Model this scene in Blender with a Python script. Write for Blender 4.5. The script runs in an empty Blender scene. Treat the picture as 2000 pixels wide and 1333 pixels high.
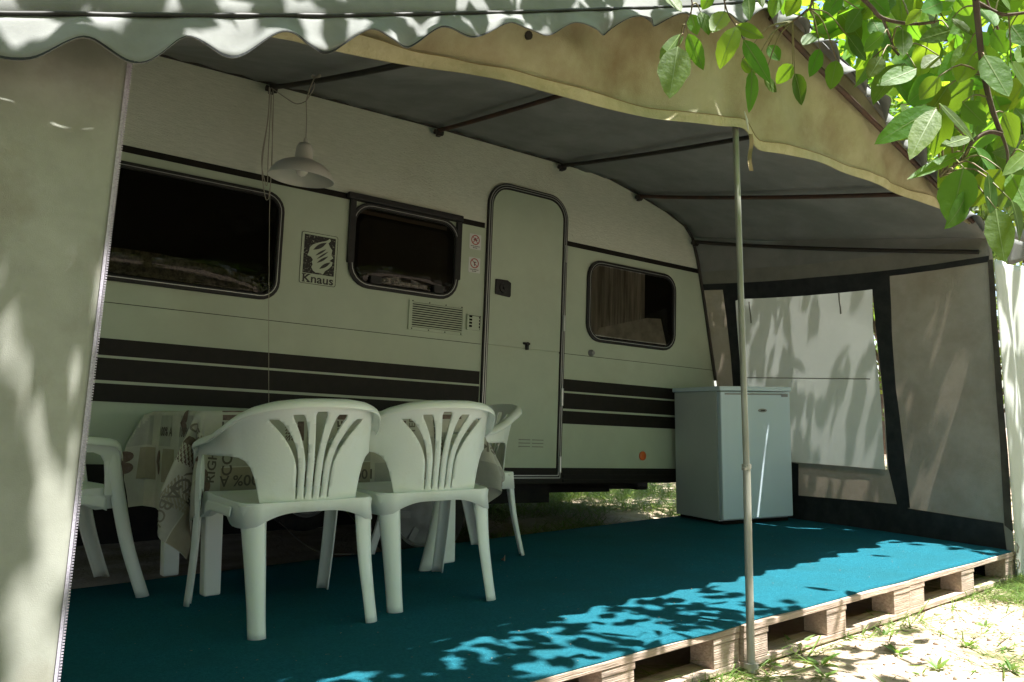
import bpy, bmesh, math, random
from mathutils import Vector, Matrix, noise
rnd = random.Random(7)
S = bpy.context.scene
COL = S.collection
PI = math.pi

# ------------------------------------------------------------------ camera
F, CX, CY = 1614.0, 1000.0, 666.5
pitch = math.atan((808.0 - CY) / F)
yaw = math.atan(1984.0 / math.hypot(F, 808.0 - CY))
fw = Vector((math.cos(yaw), math.sin(yaw), 0)); RT = Vector((math.sin(yaw), -math.cos(yaw), 0)); ZU = Vector((0, 0, 1))
FW = fw * math.cos(pitch) + ZU * math.sin(pitch)
UP = ZU * math.cos(pitch) - fw * math.sin(pitch)
CAM = Vector((-2.4503, -1.7434, 0.7153))
cd = bpy.data.cameras.new('camera'); cam = bpy.data.objects.new('camera', cd); COL.objects.link(cam)
cd.sensor_width = 36; cd.lens = 36 * F / 2000; cd.clip_start = 0.02; cd.clip_end = 500
m3 = Matrix((RT, UP, -FW)).transposed(); cam.matrix_world = Matrix.Translation(CAM) @ m3.to_4x4()
S.camera = cam
# ------------------------------------------------------------------ light
EL = math.radians(71.5)
SUN = Vector((0.507 * math.cos(EL), -0.862 * math.cos(EL), math.sin(EL))).normalized()
KX, KY = SUN.x / SUN.z, SUN.y / SUN.z
w = bpy.data.worlds.new('World'); S.world = w; w.use_nodes = True
nt = w.node_tree; bg = nt.nodes['Background']
sky = nt.nodes.new('ShaderNodeTexSky'); sky.sky_type = 'NISHITA'; sky.sun_disc = False
sky.sun_elevation = EL; sky.sun_rotation = math.atan2(SUN.x, SUN.y); sky.air_density = 1.0; sky.dust_density = 1.6
nt.links.new(sky.outputs[0], bg.inputs[0]); bg.inputs[1].default_value = 0.085
sd = bpy.data.lights.new('sun', 'SUN'); sd.energy = 4.6; sd.angle = math.radians(0.5); sd.color = (1, 0.965, 0.91)
so = bpy.data.objects.new('sun', sd); COL.objects.link(so); so.rotation_euler = SUN.to_track_quat('Z', 'Y').to_euler()
S.view_settings.view_transform = 'Standard'; S.view_settings.look = 'None'; S.view_settings.gamma = 1
S.view_settings.exposure = 2.1
S.cycles.max_bounces = 16; S.cycles.diffuse_bounces = 8; S.cycles.transparent_max_bounces = 24

# ------------------------------------------------------------------ pixel to place (photo 2000x1333)
def ray(x, y): return RT * ((x - CX) / F) - UP * ((y - CY) / F) + FW
def atY(x, y, Y=0.0):
    d = ray(x, y); return CAM + d * ((Y - CAM.y) / d.y)
def atZ(x, y, z=0.0):
    d = ray(x, y); return CAM + d * ((z - CAM.z) / d.z)
def atD(x, y, dep): return CAM + ray(x, y) * dep

# ------------------------------------------------------------------ scene graph helpers
def tag(o, label=None, cat=None, group=None, kind=None):
    if label: o['label'] = label
    if cat: o['category'] = cat
    if group: o['group'] = group
    if kind: o['kind'] = kind
    return o
def empty(name, label, cat, loc=(0, 0, 0), rot=None, group=None):
    o = bpy.data.objects.new(name, None); COL.objects.link(o); o.empty_display_size = 0.1
    m = Matrix.Translation(loc) @ (rot.to_4x4() if rot else Matrix.Identity(4)); o.matrix_world = m
    return tag(o, label, cat, group)
def top_matrix(o):
    while o.parent: o = o.parent
    return o.matrix_basis.copy()
def finish(name, bm, mats, parent=None, world=False, smooth=None, recalc=True):
    if recalc: bmesh.ops.recalc_face_normals(bm, faces=bm.faces[:])
    if parent is not None and world: bm.transform(top_matrix(parent).inverted())
    loc = None
    if parent is None:
        xs = [v.co for v in bm.verts]
        loc = Vector(((min(v.x for v in xs) + max(v.x for v in xs)) / 2, (min(v.y for v in xs) + max(v.y for v in xs)) / 2, min(v.z for v in xs)))
        bm.transform(Matrix.Translation(-loc))
    me = bpy.data.meshes.new(name); bm.to_mesh(me); bm.free()
    for m in (mats if isinstance(mats, (list, tuple)) else [mats]): me.materials.append(m)
    if smooth is not None:
        me.shade_smooth()
        if smooth < 180: me.set_sharp_from_angle(angle=math.radians(smooth))
    o = bpy.data.objects.new(name, me); COL.objects.link(o)
    if parent is not None: o.parent = parent
    else: o.location = loc
    return o
def solid(o, t, off=0.0):
    md = o.modifiers.new('thick', 'SOLIDIFY'); md.thickness = t; md.offset = off; return o
def bev(o, wd=0.004, seg=2):
    md = o.modifiers.new('bevel', 'BEVEL'); md.width = wd; md.segments = seg; md.limit_method = 'ANGLE'; md.angle_limit = math.radians(40); return o
def copy_tree(o, parent=None):
    c = o.copy(); COL.objects.link(c)
    if parent is not None: c.parent = parent
    for ch in [k for k in o.children]: copy_tree(ch, c)
    return c
# ------------------------------------------------------------------ geometry helpers
def BM(): return bmesh.new()
def box(bm, a, b, mi=0):
    x0, y0, z0 = a; x1, y1, z1 = b
    v = [bm.verts.new(p) for p in ((x0,y0,z0),(x1,y0,z0),(x1,y1,z0),(x0,y1,z0),(x0,y0,z1),(x1,y0,z1),(x1,y1,z1),(x0,y1,z1))]
    for q in ((0,3,2,1),(4,5,6,7),(0,1,5,4),(1,2,6,5),(2,3,7,6),(3,0,4,7)):
        f = bm.faces.new([v[i] for i in q]); f.material_index = mi
    return v
def tube(bm, pts, r, n=8, mi=0, cap=True):
    pts = [Vector(p) for p in pts]; rr = r if isinstance(r, (list, tuple)) else [r] * len(pts)
    rings = []; prev = None
    for i, p in enumerate(pts):
        t = (pts[min(i + 1, len(pts) - 1)] - pts[max(i - 1, 0)])
        if t.length < 1e-9: t = Vector((0, 0, 1))
        t.normalize()
        a = prev if prev is not None else (Vector((0, 0, 1)) if abs(t.z) < 0.9 else Vector((1, 0, 0)))
        a = (a - t * a.dot(t)); a.normalize(); prev = a; b = t.cross(a)
        rings.append([bm.verts.new(p + (a * math.cos(2*PI*k/n) + b * math.sin(2*PI*k/n)) * rr[i]) for k in range(n)])
    for i in range(len(rings) - 1):
        for k in range(n):
            f = bm.faces.new((rings[i][k], rings[i][(k+1) % n], rings[i+1][(k+1) % n], rings[i+1][k])); f.material_index = mi
    if cap:
        bm.faces.new(rings[0][::-1]).material_index = mi; bm.faces.new(rings[-1]).material_index = mi
def lathe(bm, prof, mat4=Matrix.Identity(4), n=40, mi=0):
    rings = []
    for r, z in prof:
        rings.append([bm.verts.new(mat4 @ Vector((max(r, 1e-4) * math.cos(2*PI*k/n), max(r, 1e-4) * math.sin(2*PI*k/n), z))) for k in range(n)])
    for i in range(len(rings) - 1):
        for k in range(n):
            bm.faces.new((rings[i][k], rings[i][(k+1) % n], rings[i+1][(k+1) % n], rings[i+1][k])).material_index = mi
def grid(bm, fn, nu, nv, mi=0, skip=None):
    V = [[bm.verts.new(fn(i / nu, j / nv)) for j in range(nv + 1)] for i in range(nu + 1)]
    for i in range(nu):
        for j in range(nv):
            if skip and skip(i / nu, j / nv): continue
            bm.faces.new((V[i][j], V[i+1][j], V[i+1][j+1], V[i][j+1])).material_index = mi
    return V
def spline(P, n):
    P = [tuple(p) for p in P]; out = []
    k = len(P) - 1
    for q in range(n + 1):
        t = q / n * k; i = min(int(t), k - 1); u = t - i
        p0, p1, p2, p3 = P[max(i-1, 0)], P[i], P[i+1], P[min(i+2, k)]
        out.append(tuple(0.5 * ((2*b) + (-a+c)*u + (2*a-5*b+4*c-d)*u*u + (-a+3*b-3*c+d)*u**3) for a, b, c, d in zip(p0, p1, p2, p3)))
    return out
def interp(P, x):
    if x <= P[0][0]: return P[0][1]
    for a, b in zip(P, P[1:]):
        if x <= b[0]: return a[1] + (b[1] - a[1]) * (x - a[0]) / (b[0] - a[0])
    return P[-1][1]
def rrect(x0, z0, x1, z1, r, n=6):
    rs = r if isinstance(r, (tuple, list)) else (r,) * 4      # bl, br, tr, tl
    out = []
    for (cx, cz, a0, q) in ((x0+rs[0], z0+rs[0], PI, rs[0]), (x1-rs[1], z0+rs[1], 1.5*PI, rs[1]), (x1-rs[2], z1-rs[2], 0, rs[2]), (x0+rs[3], z1-rs[3], .5*PI, rs[3])):
        if q < 1e-5: out.append((cx, cz)); continue
        for k in range(n + 1):
            a = a0 + .5*PI*k/n; out.append((cx + q*math.cos(a), cz + q*math.sin(a)))
    return out
def shape2d(outer, holes=(), cu=(), cv=(), bm=None):
    b = bm or BM()
    for lp in [outer] + list(holes):
        vs = [b.verts.new((p[0], p[1], 0)) for p in lp]
        for i in range(len(vs)): b.edges.new((vs[i], vs[(i+1) % len(vs)]))
    bmesh.ops.triangle_fill(b, edges=b.edges[:], use_beauty=True, use_dissolve=False, normal=(0, 0, 1))
    for c in cu: bmesh.ops.bisect_plane(b, geom=b.verts[:]+b.edges[:]+b.faces[:], plane_co=(c, 0, 0), plane_no=(1, 0, 0), dist=1e-5)
    for c in cv: bmesh.ops.bisect_plane(b, geom=b.verts[:]+b.edges[:]+b.faces[:], plane_co=(0, c, 0), plane_no=(0, 1, 0), dist=1e-5)
    return b
def mapv(bm, fn):
    for v in bm.verts: v.co = Vector(fn(v.co.x, v.co.y))
    return bm
def slab(outer, holes, y0, y1):
    """flat plate in the local x-z plane between depths y0 (front) and y1"""
    b = shape2d(outer, holes)
    r = bmesh.ops.extrude_face_region(b, geom=b.faces[:])
    nv = set(e for e in r['geom'] if isinstance(e, bmesh.types.BMVert))
    for v in b.verts: v.co = Vector((v.co.x, y1 if v in nv else y0, v.co.y))
    return b
def join(a, b, mi=None):
    me = bpy.data.meshes.new('tmp'); b.to_mesh(me); b.free()
    n0 = len(a.faces); a.from_mesh(me); bpy.data.meshes.remove(me); a.faces.ensure_lookup_table()
    if mi is not None:
        for f in a.faces[n0:]: f.material_index = mi
    return a
def text2d(s, size, bold=0.0, align='CENTER'):
    cu = bpy.data.curves.new('txt', 'FONT'); cu.body = s; cu.size = size; cu.offset = bold; cu.align_x = align; cu.align_y = 'CENTER'; cu.resolution_u = 3
    o = bpy.data.objects.new('txt', cu); COL.objects.link(o)
    dg = bpy.context.evaluated_depsgraph_get(); me = bpy.data.meshes.new_from_object(o.evaluated_get(dg))
    b = BM(); b.from_mesh(me)
    bpy.data.objects.remove(o); bpy.data.curves.remove(cu); bpy.data.meshes.remove(me)
    return b
# ------------------------------------------------------------------ materials
def mat(name, c, c2=None, scale=8, rough=0.6, bump=0.0, bscale=60, stretch=(1, 1, 1), trans=0.0, tcol=None, spec=0.4, metal=0.0, isl=0.0, detail=5, ramp=(0.35, 0.65), c3=None, s3=1.3, r3=(0.45, 0.75), coat=0.0):
    m = bpy.data.materials.new(name); m.use_nodes = True; t = m.node_tree; N = t.nodes; L = t.links
    p = N['Principled BSDF']; out = N['Material Output']
    p.inputs['Roughness'].default_value = rough; p.inputs['Specular IOR Level'].default_value = spec; p.inputs['Metallic'].default_value = metal
    p.inputs['Coat Weight'].default_value = coat
    tc = N.new('ShaderNodeTexCoord'); mp = N.new('ShaderNodeMapping'); mp.inputs['Scale'].default_value = stretch
    L.new(tc.outputs['Object'], mp.inputs['Vector'])
    col = None
    if c2:
        nz = N.new('ShaderNodeTexNoise'); nz.inputs['Scale'].default_value = scale; nz.inputs['Detail'].default_value = detail; nz.inputs['Roughness'].default_value = 0.62
        L.new(mp.outputs[0], nz.inputs['Vector'])
        cr = N.new('ShaderNodeValToRGB'); cr.color_ramp.elements[0].position = ramp[0]; cr.color_ramp.elements[1].position = ramp[1]
        cr.color_ramp.elements[0].color = (*c, 1); cr.color_ramp.elements[1].color = (*c2, 1)
        L.new(nz.outputs[0], cr.inputs[0]); col = cr.outputs[0]
        if c3:
            n3 = N.new('ShaderNodeTexNoise'); n3.inputs['Scale'].default_value = s3; n3.inputs['Detail'].default_value = 6; n3.inputs['Roughness'].default_value = 0.65
            L.new(tc.outputs['Object'], n3.inputs['Vector'])
            r_ = N.new('ShaderNodeValToRGB'); r_.color_ramp.elements[0].position = r3[0]; r_.color_ramp.elements[1].position = r3[1]
            L.new(n3.outputs[0], r_.inputs[0])
            mx = N.new('ShaderNodeMixRGB'); L.new(r_.outputs[0], mx.inputs[0]); L.new(col, mx.inputs[1]); mx.inputs[2].default_value = (*c3, 1); col = mx.outputs[0]
    else:
        p.inputs['Base Color'].default_value = (*c, 1)
    if isl and col is None:
        rg = N.new('ShaderNodeRGB'); rg.outputs[0].default_value = (*c, 1); col = rg.outputs[0]
    if isl:
        g = N.new('ShaderNodeNewGeometry'); h = N.new('ShaderNodeHueSaturation')
        mr = N.new('ShaderNodeMapRange'); mr.inputs[3].default_value = 1 - isl; mr.inputs[4].default_value = 1 + isl
        L.new(g.outputs['Random Per Island'], mr.inputs[0]); L.new(mr.outputs[0], h.inputs['Value'])
        m2 = N.new('ShaderNodeMapRange'); m2.inputs[3].default_value = 0.5 - isl * 0.07; m2.inputs[4].default_value = 0.5 + isl * 0.05
        ml = N.new('ShaderNodeMath'); ml.operation = 'MULTIPLY'; ml.inputs[1].default_value = 7.31
        fr = N.new('ShaderNodeMath'); fr.operation = 'FRACT'
        L.new(g.outputs['Random Per Island'], ml.inputs[0]); L.new(ml.outputs[0], fr.inputs[0]); L.new(fr.outputs[0], m2.inputs[0]); L.new(m2.outputs[0], h.inputs['Hue'])
        L.new(col, h.inputs['Color']); col = h.outputs[0]
    if col is not None: L.new(col, p.inputs['Base Color'])
    if bump:
        b = N.new('ShaderNodeBump'); b.inputs['Strength'].default_value = bump; b.inputs['Distance'].default_value = 0.01
        n2 = N.new('ShaderNodeTexNoise'); n2.inputs['Scale'].default_value = bscale; n2.inputs['Detail'].default_value = 4
        L.new(mp.outputs[0], n2.inputs['Vector']); L.new(n2.outputs[0], b.inputs['Height']); L.new(b.outputs[0], p.inputs['Normal'])
    if trans:
        tr = N.new('ShaderNodeBsdfTranslucent'); mx = N.new('ShaderNodeMixShader'); mx.inputs[0].default_value = trans
        if tcol: tr.inputs['Color'].default_value = (*tcol, 1)
        elif col is not None: L.new(col, tr.inputs['Color'])
        else: tr.inputs['Color'].default_value = (*c, 1)
        if tcol and isl:
            h2 = N.new('ShaderNodeHueSaturation'); h2.inputs['Color'].default_value = (*tcol, 1); L.new(mr.outputs[0], h2.inputs['Value']); L.new(m2.outputs[0], h2.inputs['Hue']); L.new(h2.outputs[0], tr.inputs['Color'])
        L.new(p.outputs[0], mx.inputs[1]); L.new(tr.outputs[0], mx.inputs[2]); L.new(mx.outputs[0], out.inputs[0])
    return m
def glass(name, tint=(0.8, 0.8, 0.8), refl=0.06, rough=0.04):
    m = bpy.data.materials.new(name); m.use_nodes = True; t = m.node_tree; N = t.nodes; L = t.links
    for n in list(N):
        if n.type == 'BSDF_PRINCIPLED': N.remove(n)
    tr = N.new('ShaderNodeBsdfTransparent'); tr.inputs[0].default_value = (*tint, 1)
    g = N.new('ShaderNodeBsdfGlossy'); g.inputs['Roughness'].default_value = rough
    mx = N.new('ShaderNodeMixShader'); mx.inputs[0].default_value = refl
    L.new(tr.outputs[0], mx.inputs[1]); L.new(g.outputs[0], mx.inputs[2]); L.new(mx.outputs[0], N['Material Output'].inputs[0])
    return m
M = {}
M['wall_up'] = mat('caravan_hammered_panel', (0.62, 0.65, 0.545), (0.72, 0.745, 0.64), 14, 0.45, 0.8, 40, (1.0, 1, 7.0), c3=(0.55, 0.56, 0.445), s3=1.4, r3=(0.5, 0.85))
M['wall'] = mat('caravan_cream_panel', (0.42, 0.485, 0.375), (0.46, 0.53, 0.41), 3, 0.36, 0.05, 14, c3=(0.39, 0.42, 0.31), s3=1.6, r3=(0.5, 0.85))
M['brown'] = mat('dark_brown_trim', (0.011, 0.010, 0.008), (0.016, 0.014, 0.011), 20, 0.5, spec=0.2)
M['rubber'] = mat('black_rubber', (0.012, 0.012, 0.012), (0.02, 0.02, 0.02), 30, 0.55)
M['chrome'] = mat('dull_silver_trim', (0.45, 0.46, 0.45), None, rough=0.35, metal=0.7)
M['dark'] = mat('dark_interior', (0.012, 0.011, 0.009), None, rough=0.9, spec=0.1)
M['glass'] = glass('window_acrylic', (0.55, 0.52, 0.46), 0.013)
M['lace'] = mat('grey_lace_painted_pleats', (0.13, 0.125, 0.115), (0.36, 0.35, 0.33), 1.0, 0.9, 0.6, 6, (34, 1, 1.6), spec=0.1, detail=9, ramp=(0.38, 0.64))  # light and dark stripes paint the pleat shading into the lace
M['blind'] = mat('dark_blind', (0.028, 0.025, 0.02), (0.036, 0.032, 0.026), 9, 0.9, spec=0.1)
M['refl_strip'] = mat('bright_reflection_strip', (0.5, 0.53, 0.62), (0.12, 0.12, 0.13), 60, 0.25, 0.6, 60, metal=0.6)
M['refl_arc'] = mat('brown_arc_reflection', (0.025, 0.025, 0.018), (0.12, 0.115, 0.08), 55, 0.9, spec=0.1)
M['under'] = mat('chassis_black', (0.01, 0.01, 0.01), (0.02, 0.018, 0.015), 12, 0.8, spec=0.2)
M['orange'] = mat('orange_reflector', (0.65, 0.14, 0.03), None, rough=0.3)
M['white_print'] = mat('sticker_white', (0.6, 0.62, 0.6), None, rough=0.5)
M['red_print'] = mat('sticker_red', (0.36, 0.06, 0.05), None, rough=0.5)
M['ink'] = mat('print_ink', (0.03, 0.03, 0.03), (0.06, 0.06, 0.05), 40, 0.6)
M['ink_worn'] = mat('worn_black_print', (0.02, 0.02, 0.018), (0.3, 0.31, 0.25), 110, 0.6, ramp=(0.56, 0.66), detail=8)
M['wheel_grey'] = mat('wheel_trim_grey', (0.26, 0.27, 0.27), (0.2, 0.2, 0.2), 12, 0.5)
M['tyre'] = mat('tyre', (0.015, 0.015, 0.015), (0.03, 0.028, 0.024), 20, 0.85)
M['roof'] = mat('grey_awning_roof', (0.20, 0.205, 0.20), (0.245, 0.25, 0.245), 5, 0.8, 0.25, 260, spec=0.15, trans=0.015, c3=(0.16, 0.17, 0.16), s3=2.2)
M['canvas'] = mat('grey_cotton_canvas', (0.30, 0.31, 0.27), (0.36, 0.37, 0.33), 9, 0.9, 0.10, 520, spec=0.1, trans=0.06, c3=(0.22, 0.20, 0.155), s3=3.2, r3=(0.54, 0.82))
M['valance'] = mat('grey_valance', (0.19, 0.20, 0.195), (0.25, 0.26, 0.255), 7, 0.85, 0.10, 520, spec=0.1, trans=0.12)
M['cream'] = mat('cream_canvas', (0.38, 0.365, 0.23), (0.51, 0.495, 0.345), 2.4, 0.9, 0.3, 260, spec=0.1, trans=0.16, c3=(0.26, 0.20, 0.12), s3=2.1, r3=(0.44, 0.72))
M['hem'] = mat('cream_hem', (0.46, 0.43, 0.265), (0.54, 0.51, 0.34), 20, 0.9, 0.5, 80, spec=0.1, trans=0.12)
M['stitch'] = mat('hem_stitch', (0.22, 0.18, 0.09), None, rough=0.9)
M['side'] = mat('side_canvas', (0.25, 0.265, 0.25), (0.30, 0.31, 0.295), 9, 0.9, 0.3, 260, spec=0.1, trans=0.20, tcol=(0.255, 0.215, 0.165), c3=(0.19, 0.185, 0.16), s3=3)
M['sideband'] = mat('side_canvas_band', (0.2, 0.2, 0.18), (0.24, 0.24, 0.215), 9, 0.9, 0.3, 260, spec=0.1, trans=0.1)
M['navy'] = mat('dark_border_canvas', (0.024, 0.027, 0.029), (0.038, 0.041, 0.043), 12, 0.9, 0.2, 260, spec=0.1)
M['screen'] = mat('white_window_cover', (0.60, 0.64, 0.60), (0.65, 0.69, 0.65), 6, 0.75, 0.15, 200, spec=0.15, trans=0.20, tcol=(0.40, 0.42, 0.40))
M['zip'] = mat('zip_violet_grey', (0.33, 0.30, 0.38), (0.5, 0.47, 0.55), 300, 0.5)
M['pole'] = mat('galvanised_pole', (0.36, 0.37, 0.33), (0.24, 0.25, 0.21), 14, 0.45, 0.1, 60, (1, 1, 0.3), metal=0.45)
M['rust'] = mat('rusty_tube', (0.09, 0.045, 0.03), (0.05, 0.035, 0.03), 12, 0.7)
M['black_tube'] = mat('dark_tube', (0.02, 0.018, 0.016), (0.035, 0.028, 0.022), 12, 0.6)
M['carpet'] = mat('teal_carpet', (0.016, 0.120, 0.165), (0.024, 0.175, 0.235), 130, 0.95, 1.0, 380, spec=0.03, c3=(0.022, 0.125, 0.155), s3=2.0)
M['wood'] = mat('pallet_wood', (0.33, 0.255, 0.195), (0.50, 0.41, 0.325), 16, 0.85, 0.6, 40, (0.25, 5, 8), spec=0.15, c3=(0.25, 0.21, 0.175), s3=6, r3=(0.45, 0.75), isl=0.18)
M['plastic'] = mat('white_garden_plastic', (0.80, 0.84, 0.80), (0.83, 0.87, 0.83), 4, 0.33, 0.05, 120, c3=(0.70, 0.72, 0.62), s3=5, r3=(0.55, 0.85))
M['plastic_tan'] = mat('yellowed_garden_plastic', (0.55, 0.52, 0.42), (0.6, 0.57, 0.47), 4, 0.4, 0.06, 120)
M['fridge'] = mat('fridge_enamel_skylit', (0.60, 0.72, 0.80), (0.62, 0.74, 0.82), 3, 0.3, 0.02, 300, coat=0.2)  # blue of the skylight put into the neutral white enamel
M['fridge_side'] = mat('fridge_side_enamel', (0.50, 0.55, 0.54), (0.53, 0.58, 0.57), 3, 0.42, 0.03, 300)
M['grey'] = mat('grey_badge', (0.3, 0.31, 0.32), None, rough=0.35, metal=0.4)
M['lampw'] = mat('lamp_white_enamel', (0.50, 0.50, 0.46), (0.54, 0.54, 0.50), 6, 0.4)
M['bulb'] = mat('pearl_bulb', (0.75, 0.72, 0.66), None, rough=0.25)
M['cable'] = mat('dirty_white_cable', (0.34, 0.32, 0.26), None, rough=0.6)
M['cable_dk'] = mat('dull_flex', (0.16, 0.15, 0.12), None, rough=0.6)
M['cloth'] = mat('tablecloth_white', (0.48, 0.46, 0.40), (0.56, 0.54, 0.48), 10, 0.85, 0.15, 300, spec=0.1)
M['cl_tan'] = mat('tablecloth_tan', (0.31, 0.275, 0.205), (0.36, 0.32, 0.25), 14, 0.85, spec=0.1)
M['cl_grey'] = mat('tablecloth_grey', (0.36, 0.35, 0.315), (0.42, 0.41, 0.37), 14, 0.85, spec=0.1)
M['cl_brown'] = mat('tablecloth_brown', (0.13, 0.09, 0.075), (0.22, 0.16, 0.14), 45, 0.85, spec=0.1)
M['cl_ink'] = mat('tablecloth_ink', (0.13, 0.115, 0.10), None, rough=0.85, spec=0.1)
M['cl_faint'] = mat('tablecloth_faint', (0.22, 0.20, 0.165), None, rough=0.85, spec=0.1)
M['soil'] = mat('dry_sandy_soil', (0.50, 0.41, 0.32), (0.36, 0.28, 0.21), 5, 0.95, 1.0, 38, spec=0.05, c3=(0.23, 0.19, 0.095), s3=0.9, r3=(0.52, 0.68), detail=9)
M['stone'] = mat('pebble', (0.42, 0.34, 0.27), (0.3, 0.24, 0.19), 30, 0.9, isl=0.35)
M['straw'] = mat('dry_straw', (0.42, 0.31, 0.17), (0.26, 0.17, 0.1), 4, 0.9, isl=0.3)
M['grass'] = mat('grass_blade', (0.10, 0.17, 0.035), None, rough=0.6, trans=0.35, tcol=(0.24, 0.36, 0.06), isl=0.35, spec=0.3)
M['weed'] = mat('weed_leaf', (0.10, 0.19, 0.045), None, rough=0.5, trans=0.35, tcol=(0.24, 0.38, 0.05), isl=0.3)
M['leaf'] = mat('walnut_leaf', (0.045, 0.115, 0.022), (0.075, 0.16, 0.035), 20, 0.55, 0.25, 70, trans=0.48, tcol=(0.25, 0.47, 0.022), isl=0.42, spec=0.3)
M['leaf2'] = mat('far_leaf', (0.06, 0.10, 0.025), None, rough=0.55, trans=0.4, tcol=(0.25, 0.36, 0.05), isl=0.45, spec=0.4)
M['bark'] = mat('walnut_bark', (0.075, 0.05, 0.036), (0.14, 0.105, 0.08), 22, 0.9, 0.8, 40, (1, 1, 0.35))
M['vein2'] = mat('leaf_stalk', (0.16, 0.17, 0.06), (0.2, 0.14, 0.08), 12, 0.6)
M['vein'] = mat('leaf_rib', (0.17, 0.25, 0.07), None, rough=0.5, trans=0.3, tcol=(0.3, 0.45, 0.08))

GZ = -0.155
# ------------------------------------------------------------------ ground
def hgt(x, y):
    h = 0.018 * noise.noise((x * 0.9, y * 0.9, 3.1)) + 0.010 * noise.noise((x * 3.7, y * 3.7, 1.1)) + 0.004 * noise.noise((x * 14, y * 14, 0.3))
    if -3 < x < 3.2 and -0.05 < y < 2.3: h = min(h, 0.0)
    if y > 2.0: h += min(0.10, (y - 2.0) * 0.11) if x > 1.2 else 0
    return GZ + h - 0.004
def gmap(u): return 45 * math.copysign(abs(2*u - 1) ** 3.2, 2*u - 1)
b = BM()
grid(b, lambda u, v: (lambda X, Y: Vector((X, Y, hgt(X, Y))))(gmap(u) + 0.8, gmap(v) - 0.3), 230, 230)
g = finish('ground', b, M['soil'], smooth=180); tag(g, kind='structure')

# ------------------------------------------------------------------ caravan
ex = ray(3230, 930).normalized(); ez = (ZU - ex * ex.z).normalized(); en = ez.cross(ex)
OC = Vector((0.551, 2.2, 0.77)); RC = Matrix((ex, en, ez)).transposed()
def LW(a, y, z): return OC + ex * a + en * y + ez * z
car = empty('caravan', 'cream white touring caravan with dark brown stripes, parked behind the grey awning', 'caravan', OC, RC)
RAIL = [(-2.62, 1.36), (-2.5, 1.50), (-2.3, 1.555), (-2.009, 1.572), (-1.424, 1.585), (-0.947, 1.595), (-0.422, 1.606), (0.14, 1.606), (0.515, 1.606), (0.783, 1.606), (0.97, 1.594), (1.217, 1.545), (1.528, 1.470), (1.719, 1.400), (1.804, 1.320), (1.862, 1.161), (1.922, 0.936), (2.074, 0.277), (2.10, 0.05), (2.07, -0.15), (1.98, -0.372)]
WCX, WR = -0.36, 0.33
arch = [(WCX + WR*math.cos(a), -0.372 + 0.13*math.sin(a)) for a in [PI*k/12 for k in range(13)]]
prof = RAIL + arch + [(-2.75, -0.372), (-2.82, 0.1)]
DB = 2.1
def prism(outl, y0, y1, mats, mat_fn=None):
    return slab(outl, [], y0, y1)
# body with two surface textures: split at the upper stripe
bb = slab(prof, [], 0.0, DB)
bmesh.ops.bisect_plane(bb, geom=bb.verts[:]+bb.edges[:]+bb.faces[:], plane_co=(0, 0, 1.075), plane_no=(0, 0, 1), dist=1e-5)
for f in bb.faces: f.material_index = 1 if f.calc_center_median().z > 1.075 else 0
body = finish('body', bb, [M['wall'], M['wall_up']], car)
# trims
def strip(name, x0, x1, z0, z1, m, parent=car, t=0.004, y=0.0):
    b = BM(); box(b, (x0, y - t, z0), (x1, y - 0.0005, z1)); return finish(name, b, m, parent)
for x0, x1 in ((-2.55, -0.045), (0.612, 1.885)):
    b = BM(); box(b, (x0, -0.005, 1.068), (x1, -0.0005, 1.100)); finish('upper_stripe', b, M['brown'], car)
for x0, x1 in ((-2.8, -0.040), (0.612, 2.07)):
    b = BM()
    for z0, z1 in ((0.117, 0.194), (0.004, 0.105), (-0.092, -0.010)): box(b, (x0, -0.004, z0), (x1, -0.0005, z1))
    finish('stripe_band', b, M['brown'], car)
for x0, x1 in ((-2.8, -0.040), (0.612, 2.07)): strip('panel_seam', x0, x1, 0.3565, 0.3595, M['brown'], t=0.0015)
b = BM(); box(b, (-2.7, -0.012, -0.47), (WCX - WR - 0.01, 0.03, -0.3735)); box(b, (WCX + WR + 0.01, -0.012, -0.47), (1.98, 0.03, -0.3735))
for k in range(3): box(b, (0.62, -0.018, -0.46 + 0.03*k), (1.98, -0.012, -0.445 + 0.03*k))
finish('skirt', b, M['brown'], car)
b = BM(); tube(b, [(a, -0.012, z + 0.004) for a, z in RAIL[:18]], 0.011, 8); finish('awning_rail', b, M['black_tube'], car, smooth=60)
# underside
b = BM(); box(b, (-2.6, 0.05, -0.47), (1.9, DB - 0.05, -0.374)); box(b, (-1.2, 0.62, -0.62), (0.45, 0.72, -0.471)); box(b, (-0.42, 0.25, -0.69), (-0.30, 1.8, -0.622))
box(b, (0.15, 0.12, -0.60), (0.62, 0.95, -0.471)); box(b, (0.8, 0.5, -0.57), (1.5, 1.1, -0.471)); box(b, (0.2, 1.2, -0.60), (1.2, 1.9, -0.471)); box(b, (-2.6, 0.5, -0.55), (1.9, 0.56, -0.471))
finish('chassis', b, M['under'], car)
b = BM(); box(b, (-2.7, DB - 0.04, -1.08), (0.95, DB - 0.02, -0.374)); finish('light_stop_panel', b, M['under'], car)  # unseen panel added to keep light off the ground under the body
for wx in (1.62, -2.1):
    b = BM(); tube(b, [(wx - 0.32, 0.35, -0.49), (wx, 0.33, -0.52)], 0.016, 8); box(b, (wx - 0.05, 0.28, -0.54), (wx + 0.05, 0.38, -0.52)); finish('corner_steady', b, M['under'], car)
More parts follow.
